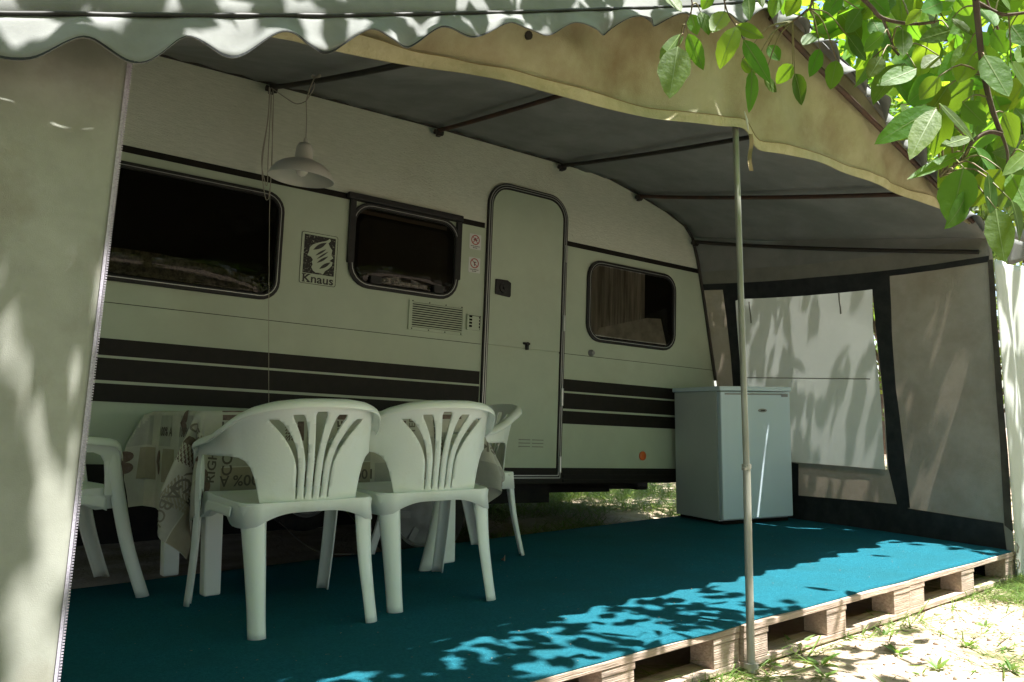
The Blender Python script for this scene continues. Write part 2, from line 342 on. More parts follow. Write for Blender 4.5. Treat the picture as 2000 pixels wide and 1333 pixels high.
for yy in (0.10, 1.78):
    mw = Matrix.Translation((WCX, yy, -0.64)) @ Matrix.Rotation(PI/2, 4, 'X')
    b = BM(); lathe(b, [(0.185, 0.075), (0.22, 0.085), (0.26, 0.08), (0.283, 0.055), (0.288, 0.0), (0.283, -0.055), (0.26, -0.08), (0.185, -0.08)], mw, 44)
    tyre = finish('wheel', b, M['tyre'], car, smooth=50)
    b = BM(); lathe(b, [(0.187, 0.07), (0.175, 0.078), (0.165, 0.060), (0.10, 0.070), (0.072, 0.088), (0.05, 0.092), (0.0, 0.092)], mw, 44)
    for k in range(6):
        a = 2*PI*k/6; q = mw @ Matrix.Rotation(a, 4, 'Z'); v0 = len(b.verts)
        box(b, (0.085, -0.018, 0.055), (0.162, 0.018, 0.078)); b.verts.ensure_lookup_table()
        for v in b.verts[v0:]: v.co = q @ v.co
    rim = finish('rim', b, M['wheel_grey'], tyre, smooth=40)
# windows
def ringpart(name, o, i, y0, y1, m, parent): return finish(name, slab(o, [i], y0, y1), m, parent)
def window(x0, z0, x1, z1, r, bulge, lbl=None):
    o = rrect(x0, z0, x1, z1, r); i = rrect(x0+0.032, z0+0.032, x1-0.032, z1-0.032, max(r-0.03, 0.03))
    wn = finish('window', slab(o, [i], -0.020, -0.0005), M['rubber'], car); bev(wn, 0.006)
    if lbl: wn['label'] = lbl
    o2 = rrect(x0+0.017, z0+0.017, x1-0.017, z1-0.017, r-0.015); i2 = rrect(x0+0.0205, z0+0.0205, x1-0.0205, z1-0.0205, r-0.018)
    finish('trim_line', slab(o2, [i2], -0.0215, -0.0195), M['chrome'], wn)
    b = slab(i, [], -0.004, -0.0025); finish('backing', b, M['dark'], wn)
    return wn, i
def pane(wn, x0, z0, x1, z1, r, y=-0.026, bl=0.016):
    pts = rrect(x0, z0, x1, z1, r); n = 12
    b = shape2d(pts, (), [x0+(x1-x0)*k/n for k in range(1, n)], [z0+(z1-z0)*k/n for k in range(1, n)])
    def f(x, z):
        u = (x-x0)/(x1-x0); v = (z-z0)/(z1-z0); e = max(0.0, min(1, 16*u*(1-u)*v*(1-v)*1.5)) ** 0.6
        return (x, y + 0.014 - bl * e, z)
    return finish('pane', mapv(b, f), M['glass'], wn, smooth=180)
w1, i1 = window(-2.66, 0.457, -1.298, 1.022, 0.10, 0.0)
b = BM()
def arc_band(u, v):
    x = -2.6 + u*1.2; top = 0.585 + 0.03*math.sin(u*3.3 - 0.2) - 0.05*max(0, u-0.6); z = 0.495 + v*(top-0.495)
    return Vector((x, -0.0055 - 0.004*math.sin(v*PI), z))
grid(b, arc_band, 40, 6); finish('sill_shape', b, M['refl_arc'], w1, smooth=180)  # brown arc band stands in for the outdoors mirrored in the pane
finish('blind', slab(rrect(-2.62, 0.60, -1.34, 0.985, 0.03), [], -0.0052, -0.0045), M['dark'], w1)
pane(w1, -2.625, 0.492, -1.333, 0.987, 0.07)
w2, i2 = window(-0.928, 0.592, -0.224, 1.072, 0.125, 0.0)
b = BM(); box(b, (-0.955, -0.034, 1.070), (-0.215, -0.0005, 1.106)); sr = finish('top_channel', b, M['rubber'], w2); bev(sr, 0.006)
for xa, xb in ((-0.936, -0.903), (-0.249, -0.2165)): finish('side_channel', slab(rrect(xa, 0.72, xb, 1.069, 0.005), [], -0.0225, -0.0006), M['rubber'], w2)
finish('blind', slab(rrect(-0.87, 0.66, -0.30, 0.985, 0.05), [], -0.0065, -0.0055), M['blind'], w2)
finish('blind_edge', slab(rrect(-0.875, 1.004, -0.315, 1.025, 0.004), [], -0.0085, -0.0068), mat('blind_bar', (0.075, 0.06, 0.045), None, rough=0.7), w2)
pane(w2, -0.892, 0.63, -0.262, 1.035, 0.09)
for xa in (-0.80, -0.40): finish('catch', slab(rrect(xa, 0.622, xa + 0.065, 0.665, 0.008), [], -0.038, -0.021), M['rubber'], w2)
# bright gap mirrored in the pane, put in as a shiny pale strip
b = BM(); grid(b, lambda u, v: Vector((-0.72 + 0.29*u, -0.0075 - 0.002*math.sin(9*u), 0.635 + v*(0.025 + 0.025*math.sin(PI*min(1, u*1.1)))))  , 20, 3); finish('reflection_strip', b, M['refl_strip'], w2, smooth=180)
w3, i3 = window(0.786, 0.458, 1.634, 1.012, 0.12, 0.0)
b = BM(); grid(b, lambda u, v: Vector((0.822 + 0.50*u, -0.010 + 0.0028*math.sin(u*34 + 0.6*math.sin(v*4)), 0.505 + 0.475*v)), 90, 8); finish('curtain', b, M['lace'], w3, smooth=180)
b = slab([(0.86, 0.498), (1.54, 0.498), (1.48, 0.68), (1.34, 0.67), (0.9, 0.555)], [], -0.0138, -0.0130); finish('sill_shape', b, mat('pale_cushion', (0.26, 0.255, 0.235), (0.40, 0.39, 0.36), 12, 0.9, spec=0.1), w3)
pane(w3, 0.822, 0.494, 1.598, 0.976, 0.085)
# door
o = rrect(-0.030, -0.445, 0.602, 1.378, (0.01, 0.01, 0.155, 0.155), 10); i = rrect(0.004, -0.415, 0.568, 1.345, (0.01, 0.01, 0.125, 0.125), 10)
door = finish('door', slab(rrect(0.008, -0.411, 0.564, 0.354, 0.006), [], -0.010, -0.0005), M['wall'], car); bev(door, 0.004)
up_ = finish('upper_leaf', slab(rrect(0.008, 0.362, 0.564, 1.341, (0.006, 0.006, 0.121, 0.121), 10), [], -0.012, -0.0005), M['wall'], door); bev(up_, 0.004)
fr = finish('door_seal', slab(o, [i], -0.016, -0.0005), M['rubber'], door)
for d in (0.0075, 0.022):
    o2 = rrect(-0.030+d, -0.445+d, 0.602-d, 1.378-d, (0.008, 0.008, 0.155-d, 0.155-d), 10); d2 = d + 0.0055
    i2 = rrect(-0.030+d2, -0.445+d2, 0.602-d2, 1.378-d2, (0.006, 0.006, 0.155-d2, 0.155-d2), 10)
    finish('trim_line', slab(o2, [i2], -0.0185, -0.0155), M['chrome'], fr)
for z0, z1 in ((-0.40, -0.30), (0.02, 0.13), (0.50, 0.60), (0.95, 1.06)):
    b = BM(); tube(b, [(0.586, -0.024, z0), (0.586, -0.024, z1)], 0.010, 8); finish('hinge', b, M['chrome'], door, smooth=40)
hd = finish('door_handle', slab([(0.040, 0.672), (0.150, 0.664), (0.156, 0.674), (0.156, 0.755), (0.128, 0.768), (0.040, 0.766)], [], -0.024, -0.012), M['rubber'], door); bev(hd, 0.004)
b = BM(); lathe(b, [(0.032, 0.0), (0.03, 0.006), (0.012, 0.007), (0.010, 0.016), (0, 0.017)], Matrix.Translation((0.098, -0.024, 0.715)) @ Matrix.Rotation(PI/2, 4, 'X'), 20); finish('lock_button', b, M['rubber'], hd, smooth=40)
b = BM(); box(b, (0.268, -0.028, 0.384), (0.315, -0.012, 0.398)); box(b, (0.285, -0.034, 0.352), (0.30, -0.013, 0.386)); lathe(b, [(0.012, 0), (0.012, 0.012), (0, 0.013)], Matrix.Translation((0.292, -0.024, 0.388)) @ Matrix.Rotation(PI/2, 4, 'X'), 14); lk = finish('half_door_latch', b, M['rubber'], door); bev(lk, 0.002)
b = BM()
for x0 in (0.262, 0.366):
    for k in range(3): box(b, (x0, -0.0135, -0.205 - 0.021*k), (x0 + 0.088, -0.0102, -0.199 - 0.021*k))
finish('vent_slot', b, mat('slot_shadow_grey', (0.25, 0.26, 0.22), None, rough=0.6), door)
# grilles, badge, stickers
vt = finish('vent_grille', slab(rrect(-0.541, 0.396, -0.168, 0.567, 0.006), [rrect(-0.520, 0.413, -0.182, 0.556, 0.003)], -0.012, -0.0005), M['wall'], car); bev(vt, 0.003)
finish('vent_backing', slab(rrect(-0.521, 0.412, -0.181, 0.557, 0.003), [], -0.0035, -0.0008), M['dark'], vt)
b = BM()
for k in range(11):
    z = 0.416 + k*0.0131; v0 = len(b.verts); box(b, (-0.521, -0.0105, z), (-0.181, -0.004, z + 0.0064))
finish('slat', b, M['wall'], vt)
for k in range(4):
    for z in (0.403, 0.5615):
        b = BM(); lathe(b, [(0.004, 0), (0.003, 0.003), (0, 0.003)], Matrix.Translation((-0.52 + 0.11*k, -0.012, z)) @ Matrix.Rotation(PI/2, 4, 'X'), 8); finish('screw', b, M['brown'], vt)
sv = finish('exhaust_cover', slab(rrect(-0.149, 0.435, -0.050, 0.529, 0.004), [], -0.014, -0.0005), M['wall'], car); bev(sv, 0.003)
b = BM()
for k in range(4):
    box(b, (-0.136, -0.0155, 0.452 + 0.019*k), (-0.116, -0.0138, 0.464 + 0.019*k)); box(b, (-0.066, -0.0155, 0.452 + 0.019*k), (-0.060, -0.0138, 0.462 + 0.019*k))
box(b, (-0.146, -0.0155, 0.520), (-0.054, -0.0138, 0.5225)); box(b, (-0.060, -0.0155, 0.44), (-0.0575, -0.0138, 0.525))
finish('vent_hole', b, M['dark'], sv)
b = BM(); lathe(b, [(0.022, 0.0), (0.022, 0.012), (0.014, 0.03), (0, 0.031)], Matrix.Translation((0.837, -0.0005, 0.381)) @ Matrix.Rotation(PI/2, 4, 'X'), 16); finish('door_stay', b, M['wheel_grey'], car, smooth=40)
b = BM(); lathe(b, [(0.031, 0.0), (0.031, 0.008), (0.026, 0.012), (0.008, 0.012), (0, 0.013)], Matrix.Translation((1.333, -0.0005, -0.287)) @ Matrix.Rotation(PI/2, 4, 'X'), 24); rf = finish('side_reflector', b, M['orange'], car, smooth=40); rf['label'] = 'round orange side reflector'
# badge with emblem and lettering
lg = finish('badge', slab(rrect(-1.194, 0.574, -0.990, 0.850, 0.012), [], -0.0022, -0.0005), M['wall'], car); lg['label'] = 'black printed emblem with the word Knaus'
b = slab(rrect(-1.194, 0.574, -0.990, 0.850, 0.012), [rrect(-1.1915, 0.5765, -0.9925, 0.8475, 0.011)], -0.0030, -0.0020); finish('badge_line', b, M['ink_worn'], lg)
def em(px, py): return (-1.178 + (px - 160) / 340 * 0.175, 0.836 - (py - 170 - (px-160)*0.13) / 385 * 0.205)
b = slab([(-1.178, 0.630), (-1.003, 0.630), (-1.003, 0.836), (-1.178, 0.836)], [], -0.0032, -0.0021); finish('badge_panel', b, M['ink_worn'], lg)
out = [(200,385),(214,350),(222,305),(250,278),(290,262),(340,248),(385,240),(415,228),(430,215),(446,236),(420,262),(440,300),(466,330),(460,380),(484,412),(440,440),(478,455),(470,490),(440,520),(400,545),(380,578),(345,562),(300,560),(270,540),(250,505),(262,478),(252,450),(262,430),(240,400)]
b = slab([em(*p) for p in out][::-1], [], -0.0042, -0.0031); finish('emblem', b, M['wall'], lg)
def leafp(x0, y0, x1, y1, wd):
    n = 8; o = []; dx, dy = x1-x0, y1-y0; l = math.hypot(dx, dy); nx, ny = -dy/l, dx/l
    for k in range(n+1): t = k/n; o.append((x0+dx*t+nx*wd*math.sin(PI*t), y0+dy*t+ny*wd*math.sin(PI*t)))
    for k in range(n-1, 0, -1): t = k/n; o.append((x0+dx*t-nx*wd*math.sin(PI*t), y0+dy*t-ny*wd*math.sin(PI*t)))
    return [em(*p) for p in o]
b = BM()
for a_ in ((258,330,400,255,22), (285,388,400,322,11), (300,425,425,345,9), (305,462,425,395,13), (335,522,455,455,18)): join(b, slab(leafp(*a_), [], -0.0052, -0.0041))
finish('emblem_slit', b, M['ink'], lg)
tb = text2d('Knaus', 0.062, 0.0013)
xs = [v.co.x for v in tb.verts]; sx = 0.172 / (max(xs) - min(xs)); cxm = (max(xs) + min(xs)) / 2; ys = [v.co.y for v in tb.verts]; cym = (min(ys)+max(ys))/2
for v in tb.verts: v.co = Vector((-1.090 + (v.co.x-cxm)*sx, -0.0032, 0.604 + (v.co.y-cym)))
# slab serifs on the lettering
def bar(x0, z0, x1, z1): box(tb, (x0, -0.0034, z0), (x1, -0.0030, z1))
zb = min(v.co.z for v in tb.verts)
for x0 in (-1.179, -1.153): bar(x0, zb, x0 + 0.016, zb + 0.005)
bar(-1.180, zb + 0.040, -1.156, zb + 0.0455); bar(-1.150, zb + 0.040, -1.134, zb + 0.0455)
finish('lettering', tb, M['ink'], lg)
for (sx0, sz0) in ((-0.149, 0.926), (-0.149, 0.783)):
    st = finish('sticker', slab(rrect(sx0, sz0, sx0+0.083, sz0+0.093, 0.005), [], -0.0018, -0.0005), M['white_print'] if sz0 < 0.8 else M['white_print'], car)
    cxx, czz = sx0 + 0.0415, sz0 + 0.058
    circ = lambda r: [(cxx + r*math.cos(2*PI*k/24), czz + r*math.sin(2*PI*k/24)) for k in range(24)]
    b = slab(circ(0.0305), [circ(0.0245)], -0.0026, -0.0017)
    for sg in ((1,) if sz0 < 0.8 else (1, -1)):
        d = Vector((1, -sg)).normalized(); q = Vector((-d.y, d.x)) * 0.0022
        join(b, slab([(cxx - d.x*0.026 + q.x, czz - d.y*0.026 + q.y), (cxx - d.x*0.026 - q.x, czz - d.y*0.026 - q.y), (cxx + d.x*0.026 - q.x, czz + d.y*0.026 - q.y), (cxx + d.x*0.026 + q.x, czz + d.y*0.026 + q.y)], [], -0.0027, -0.0018))
    finish('prohibition_ring', b, M['red_print'], st)
    b = BM()
    if sz0 < 0.8: box(b, (cxx-0.003, -0.0025, czz-0.016), (cxx+0.003, -0.0019, czz+0.010)); box(b, (cxx+0.004, -0.0025, czz+0.004), (cxx+0.012, -0.0019, czz+0.009))
    else: box(b, (cxx-0.014, -0.0025, czz-0.003), (cxx+0.014, -0.0019, czz+0.003)); box(b, (cxx-0.004, -0.0025, czz+0.004), (cxx+0.002, -0.0019, czz+0.014))
    x = sx0 + 0.010
    while x < sx0 + 0.070:
        l_ = rnd.uniform(0.004, 0.009); box(b, (x, -0.0025, sz0 + 0.017), (x + l_, -0.0019, sz0 + 0.0215)); x += l_ + 0.0025
    for k in range(3): box(b, (cxx - 0.016 + 0.011*k, -0.0025, sz0 + 0.007), (cxx - 0.008 + 0.011*k, -0.0019, sz0 + 0.0115))
    finish('pictogram', b, M['ink'], st)

# ------------------------------------------------------------------ awning
awn = empty('awning', 'grey and cream canvas awning with scalloped valance, tied to the caravan side', 'awning', (0.1, 0.0, GZ))
def eY(x): return interp([(-3, -0.075), (-2, -0.075), (0.3, -0.09), (0.9, -0.06), (2.3, 0.10), (2.8, 0.14)], x)
EAVE = []
for x_, y_, Y_ in ((116, 33, -.075), (300, 35, -.075), (640, 36, -.075), (1000, 28, -.08), (1340, 15, -.088), (1490, 3, -.09), (1560, 42, -.08), (1682, 175, -.04), (1783, 298, .01), (1895, 413, .075), (1945, 455, .10)):
    p_ = atY(x_, y_, Y_); EAVE.append((p_.x, p_.z))
def ext(p, q, x): return (x, q[1] + (q[1]-p[1])*(x-q[0])/(q[0]-p[0]))
EAVE = [ext(EAVE[1], EAVE[0], -2.75)] + EAVE + [ext(EAVE[-2], EAVE[-1], 2.7)]
print('EAVE', [(round(a, 2), round(b, 2)) for a, b in EAVE])
def eZ(x): return interp(EAVE, x)
PAIR = [(-2.5, 1.50, -2.5), (-2.009, 1.572, -1.75), (-1.424, 1.585, -0.99), (-0.947, 1.595, -0.42), (-0.422, 1.606, 0.19), (0.14, 1.606, 0.62), (0.515, 1.606, 0.98), (0.97, 1.594, 1.50), (1.217, 1.545, 1.80), (1.528, 1.470, 2.05), (1.719, 1.400, 2.20), (1.804, 1.320, 2.33)]
FT, FB = atY(1936, 470, 0.10), atY(1988, 1160, 0.0)
def rail_at(t):
    k = t * (len(PAIR) - 1); i = min(int(k), len(PAIR) - 2); u = k - i; a, c = PAIR[i], PAIR[i+1]
    ra, rz, xe = (a[j] + (c[j] - a[j]) * u for j in range(3))
    q = Vector((xe, eY(xe), eZ(xe))); e_ = max(0.0, (t - 0.78)/0.22)
    return LW(ra, -0.014, rz), q.lerp(FT + Vector((0.012, 0, 0.012)), e_)
def roofpt(u, v):
    p, q = rail_at(u); r = p.lerp(q, v)
    k = u * (len(PAIR) - 1)
    sag = 0.020*math.sin(PI*v)*(0.6 + 0.5*math.sin(k*PI)) + 0.010*noise.noise((r.x*2.2, r.y*2.2, 1)) + 0.004*noise.noise((r.x*9, r.y*5, 1)) + 0.006*math.exp(-v*7)*math.sin(r.x*34)
    return r - Vector((0, 0, sag))
b = BM(); grid(b, roofpt, 88, 24); solid(finish('roof', b, M['roof'], awn, world=True, smooth=180), 0.003, 1)
for idx, m in ((2, 'black_tube'), (4, 'rust'), (6, 'black_tube'), (8, 'rust'), (11, 'black_tube')):
    p, q = rail_at(idx / (len(PAIR) - 1)); q = q + Vector((0, 0.05, -0.02)) + (Vector((-0.06, 0, -0.03)) if idx == 11 else Vector())
    if idx == 11: p = p + Vector((-0.03, -0.02, -0.01))
    b = BM(); pts = [p.lerp(q, k/8) - Vector((0, 0, 0.026 + 0.014*math.sin(PI*k/8))) for k in range(9)]; pts[0] += Vector((0, -0.02, 0)); tube(b, pts, 0.0125, 10)
    pl = finish('roof_pole', b, M[m], awn, world=True, smooth=60)
    b = BM(); c = pts[0]; tube(b, [c + Vector((-0.028, -0.004, -0.012)), c + Vector((0.028, -0.004, -0.012))], 0.016, 8); box(b, (c.x-0.012, c.y-0.022, c.z-0.035), (c.x+0.012, c.y+0.01, c.z-0.006)); finish('pole_bracket', b, M['black_tube'], pl, world=True)
# eave tubes behind the valance (the right one is rusty and shows)
b = BM(); tube(b, [atY(1505, 34, -0.075), atY(1600, 134, -0.055), atY(1740, 272, -0.01), atY(1900, 434, 0.085)], 0.011, 8); finish('eave_pole', b, M['rust'], awn, world=True, smooth=60)
# valance
TR = [-2.66, -2.44, -2.235, -2.04, -1.863, -1.663, -1.452, -1.252, -1.023, -0.796, -0.567, -0.34, -0.115, 0.10, 0.33, 0.56, 0.78, 1.0, 1.22, 1.44, 1.65, 1.86, 2.06, 2.25, 2.42]
def scal(x):
    for a, c in zip(TR, TR[1:]):
        if a <= x <= c: return (0.5 + 0.5*math.cos(2*PI*(x - a)/(c - a)))**0.85
    return 0.5
def vbot(x):
    s = scal(x); d = interp([(-2.6, 0.060), (-2.2, 0.062), (-1.9, 0.055), (-1.0, 0.045), (2.4, 0.045)], x)
    return d + s * interp([(-2.6, 0.05), (-2.04, 0.052), (-1.0, 0.036), (0.0, 0.042), (2.4, 0.05)], x) + (0.4 + 0.6*s)*0.030*noise.noise((x*2.9, 0, 5))
def valpt(u, v):
    x = -2.72 + u * 5.10; z0 = eZ(x); h = vbot(x)
    y = eY(x) - 0.006 - v*0.045 - 0.014*v*math.sin(x*29 + 0.8*math.sin(x*7)) - 0.016*v*v*math.cos(2*PI*x/0.22) + 0.014*v*noise.noise((x*9, v*3, 3)) + 0.006*v*noise.noise((x*26, v*5, 3))
    return Vector((x, y, z0 - h*v))
b = BM(); grid(b, valpt, 560, 6); va = solid(finish('valance', b, M['valance'], awn, world=True, smooth=180), 0.0025)
b = BM(); tube(b, [Vector((x, eY(x) - 0.008 - 0.002*math.sin(x*40), eZ(x) + 0.002)) for x in [-2.72 + 5.10*k/120 for k in range(121)]], 0.0055, 6); finish('piping', b, M['rubber'], va, world=True, smooth=180)
b = BM(); n_ = 0
for x in [-2.7 + 5.05*k/500 for k in range(501)]:
    pass
grid(b, lambda u, v: valpt(u, 1.0 - 0.055*v) + Vector((0, -0.003, 0)), 560, 1); finish('edge_binding', b, M['navy'], va, world=True, smooth=180)
# short end of the valance turning round the right corner
def endv(u, v):
    p = atY(1966, 462, 0.12).lerp(atY(2075, 500, 0.0), u); return p + Vector((0, 0.02*math.sin(u*9)*v, -v*(0.10 + 0.06*abs(math.cos(u*PI*1.5)))))
b = BM(); grid(b, endv, 40, 5); grid(b, lambda u, v: endv(u, 0) + Vector((0.0, 0.02*v, 0.09*v)), 40, 2); solid(finish('valance_return', b, M['valance'], awn, world=True, smooth=180), 0.0025)
# roof skirt band above the piping
def fas(u, v):
    x = -2.72 + u * 5.1; H = interp([(-2.72, 0.26), (-1.6, 0.20), (-0.9, 0.10), (-0.3, 0.035), (0.2, 0.03), (1.0, 0.05), (2.4, 0.05)], x)
    return Vector((x, eY(x) + 0.006 + v*H*0.42 + 0.008*math.sin(x*6)*v, eZ(x) + v*H + 0.01*v*noise.noise((x*3, 2, 0))))
b = BM(); grid(b, fas, 200, 5); solid(finish('roof_skirt', b, M['valance'], awn, world=True, smooth=180), 0.0025)
# cream gable panel with hem
HEM = [(430, 60), (560, 78), (620, 92), (800, 126), (1000, 165), (1200, 214), (1300, 237), (1385, 246), (1440, 249), (1462, 258), (1476, 278), (1490, 292), (1530, 301), (1600, 321), (1700, 356), (1800, 396), (1900, 440), (1950, 470)]
HP = [atY(x, y, interp([(430, 0.0), (1000, 0.03), (1500, 0.035), (1950, 0.12)], x)) for x, y in HEM]
HX = spline([tuple(p) for p in HP], 160)
HXZ = [(p[0], p[2]) for p in HX]
def gab(u, v):
    x0, x1 = HX[0][0], 2.30; x = x0 + (x1 - x0)*u; zb = interp(HXZ, x); zt = max(eZ(x) + 0.01, zb + 0.01); yb = interp([(p[0], p[1]) for p in HX], x)
    yt = eY(x) + 0.030; f = v
    fold = 0.020*math.sin(x*10 + v*3 + math.sin(x*3.1))*(1-v)*v*3 + 0.03*noise.noise((x*2.4, v*1.6, 0)) * (1 - v) + -0.012*math.exp(-((x-0.10)/0.07)**2)*(1-v) + 0.007*math.sin(x*23 + v*6 + 2*math.sin(x*5))*(1-v)**0.5*v**0.3
    return Vector((x, yb + (yt-yb)*f**1.5 + fold, zb + (zt-zb)*f))
b = BM(); grid(b, gab, 200, 22); gb = solid(finish('gable_panel', b, M['cream'], awn, world=True, smooth=180), 0.002)
def hemf(u, v):
    hh = max(0.04, gab(u, 1.0).z - gab(u, 0.0).z); return gab(u, min(0.8, 0.036/hh)*v) + Vector((0, -0.005, -0.001))
b = BM(); grid(b, hemf, 200, 2); finish('hem', b, M['hem'], gb, world=True, smooth=180)
b = BM(); tube(b, [hemf(k/150, 1.0) + Vector((0, -0.001, 0)) for k in range(151)], 0.0016, 4); finish('hem_seam', b, M['stitch'], gb, world=True)
# left front panel
ZT, ZBm = atY(252, 100, -0.0), atY(108, 1333, -0.10)
def zipx(z): return ZT.x + (ZBm.x - ZT.x) * (ZT.z - z) / (ZT.z - ZBm.z)
def lpan(u, v):
    z = -0.15 + v*1.66; x = zipx(z) - u*0.9
    y = -0.003 - 0.135*(1 - v)*0.92 + 0.018*noise.noise((x*4.5 + z*0.7, z*0.8, 2.0)) + 0.020*math.sin((x + 0.25*z)*17)*(1 - 0.65*v)*min(1, u*6)
    return Vector((x, y, z))
b = BM(); grid(b, lpan, 60, 40); lp = solid(finish('left_front_panel', b, M['canvas'], awn, world=True, smooth=180), 0.002)
b = BM(); grid(b, lambda u, v: lpan(0, v) + Vector((0.008*u - 0.003, -0.004, 0)), 2, 60)
for k in range(330):
    p = lpan(0, k/330); box(b, (p.x + 0.003, p.y - 0.0065, p.z), (p.x + 0.007, p.y - 0.004, p.z + 0.0026))
finish('zip', b, M['zip'], lp, world=True)
b = BM(); p = Vector((lpan(0.0, 0.86).x - 0.118, -0.02, atY(165, 380, -0.01).z)); tube(b, [p, p + Vector((-0.002, -0.004, -0.02))], 0.0025, 6); finish('toggle', b, M['black_tube'], lp, world=True)
b = BM(); grid(b, lambda u, v: Vector((-2.60 + 0.03*noise.noise((u*6, v*2, 5)) + 0.05*u, 0.0 + 2.24*u, -0.15 + v*(1.60 + 0.70*u))), 30, 20); solid(finish('left_side_wall', b, M['sideband'], awn, world=True, smooth=180), 0.002)
# right front panel, drawn back to the corner
def rpan(u, v):
    z = -0.15 + v*1.72; f = interp([(-0.15, 0.0), (1.6, 1.0)], z); x0 = atY(1989, 1160, -0.01).x + (atY(1939, 480, 0.09).x - atY(1989, 1160, -0.01).x)*f; x = x0 + u*(0.55 - 0.22*f)
    y = -0.012 + 0.10*f - 0.03*math.sin(u*7.5)*(1.1-0.5*f) + 0.015*u*noise.noise((x*6, z*1.5, 4)) - 0.01*u
    return Vector((x, y, z))
b = BM(); grid(b, rpan, 24, 40); rp = solid(finish('right_front_panel', b, M['screen'], awn, world=True, smooth=180), 0.002)
for zz in (0.02, -0.06):
    b = BM(); p = rpan(0, (zz+0.15)/1.72); tube(b, [p + Vector((-0.006, -0.008, 0.02)), p + Vector((0.004, -0.014, 0)), p + Vector((-0.004, -0.010, -0.03))], 0.004, 6); finish('tie', b, M['cable'], rp, world=True, smooth=60)
# right side wall (inside face is towards -x); s runs caravan to front, h runs up
NOSE = [(1.804, 1.320), (1.862, 1.161), (1.922, 0.936), (2.074, 0.277), (2.16, -0.1), (2.24, -0.5), (2.28, -0.95)]
def wallpt(s, h):
    k = (1 - h) * (len(NOSE) - 1); i = min(int(k), len(NOSE) - 2); u = k - i
    B = LW(NOSE[i][0] + (NOSE[i+1][0]-NOSE[i][0])*u + 0.012, -0.012, NOSE[i][1] + (NOSE[i+1][1]-NOSE[i][1])*u)
    Fp = FB.lerp(FT, h); p = B.lerp(Fp, s)
    bow = 0.02*math.sin(PI*s)*math.sin(PI*h) + 0.012*noise.noise((s*5, h*3, 8)) + 0.010*noise.noise((s*14 + h*4, h*5, 1))
    return p + Vector((bow, 0, 0))
def px_wall(px, py):
    s, h = 0.5, 0.5
    for _ in range(60):
        def pr(s, h):
            d = wallpt(s, h) - CAM; q = d.dot(FW); return CX + F*d.dot(RT)/q, CY - F*d.dot(UP)/q
        x0, y0 = pr(s, h); x1, y1 = pr(s+1e-3, h); x2, y2 = pr(s, h+1e-3)
        a, b_, c, d = (x1-x0)/1e-3, (x2-x0)/1e-3, (y1-y0)/1e-3, (y2-y0)/1e-3; det = a*d - b_*c
        ds = ((px-x0)*d - b_*(py-y0))/det; dh = (a*(py-y0) - (px-x0)*c)/det
        s += max(-.1, min(.1, ds*0.8)); h += max(-.1, min(.1, dh*0.8))
    return (s, h)
def wsheet(pts, holes, off, m, name, parent, cut=True):
    n = [k/24 for k in range(-2, 28)]
    b = shape2d(pts, holes, n, n); mapv(b, lambda s, h: wallpt(s, h) + Vector((-off, -off*0.3, 0)))
    return finish(name, b, m, parent, world=True, smooth=180)
W_ = lambda L: [px_wall(*p) for p in L]
pane_px = [(1434, 584), (1703, 562), (1704, 640), (1729, 930), (1560, 914), (1450, 900)]
hole = W_([(1432, 585), (1706, 565), (1712, 660), (1733, 918), (1560, 904), (1450, 892)])
base = [(0.0, 0.0), (1.0, 0.0), (1.0, 1.06), (0.0, 1.07)]
sw = wsheet(base, [hole], 0.0, M['side'], 'side_wall', awn)
wsheet(W_([(1368, 532), (1925, 462), (1935, 500), (1366, 560)]), [], 0.004, M['sideband'], 'top_band', sw)
wsheet(W_([(1367, 548), (1640, 513), (1928, 478)]) + [(1.0, 1.03), (0.0, 1.015)], [], 0.003, M['roof'], 'top_gusset', sw)
wsheet(W_([(1366, 556), (1932, 500), (1932, 512), (1366, 568)]), [], 0.006, M['navy'], 'band_seam', sw)
# border of the window
o_ = W_([(1412, 566), (1738, 538), (1742, 640), (1750, 760), (1778, 992), (1752, 996), (1560, 980), (1440, 965), (1428, 700)])
wsheet(o_, [W_([(1437, 588), (1704, 566), (1716, 690), (1736, 918), (1752, 985), (1560, 968), (1560, 906), (1452, 893), (1445, 700)])], 0.005, M['navy'], 'window_border', sw)
bt = px_wall(1440, 985)
wsheet([px_wall(1400, 960), px_wall(1560, 972), px_wall(1755, 990), px_wall(1960, 1022), (0.985, 0.0), (0.02, 0.0)], [], 0.007, M['navy'], 'mud_skirt', sw)
wsheet(W_([(1929, 508), (1939, 508), (1979, 1040), (1962, 1026)]), [], 0.008, mat('brown_binding', (0.05, 0.045, 0.04), (0.075, 0.07, 0.06), 12, 0.9, spec=0.1), 'corner_binding', sw)
pn = wsheet(W_(pane_px), [], -0.012, M['screen'], 'window', sw); pn['label'] = 'white covered awning window with dappled light'
b = BM(); tube(b, [wallpt(*px_wall(1455 + 270*k/10, 738 + 0.3*k)) + Vector((-0.004 + 0.012, 0, 0)) for k in range(10)], 0.003, 6); finish('window_seam', b, M['sideband'], pn, world=True)
for (x, y) in ((1640, 572), (1465, 590)):
    b = BM(); p = [wallpt(*px_wall(x + dx, y + dy)) + Vector((-0.012, 0, 0)) for dx, dy in ((0, 0), (1, 14), (3, 28), (4, 42))]; tube(b, p, 0.005, 6); finish('tie', b, M['sideband'], pn, world=True)
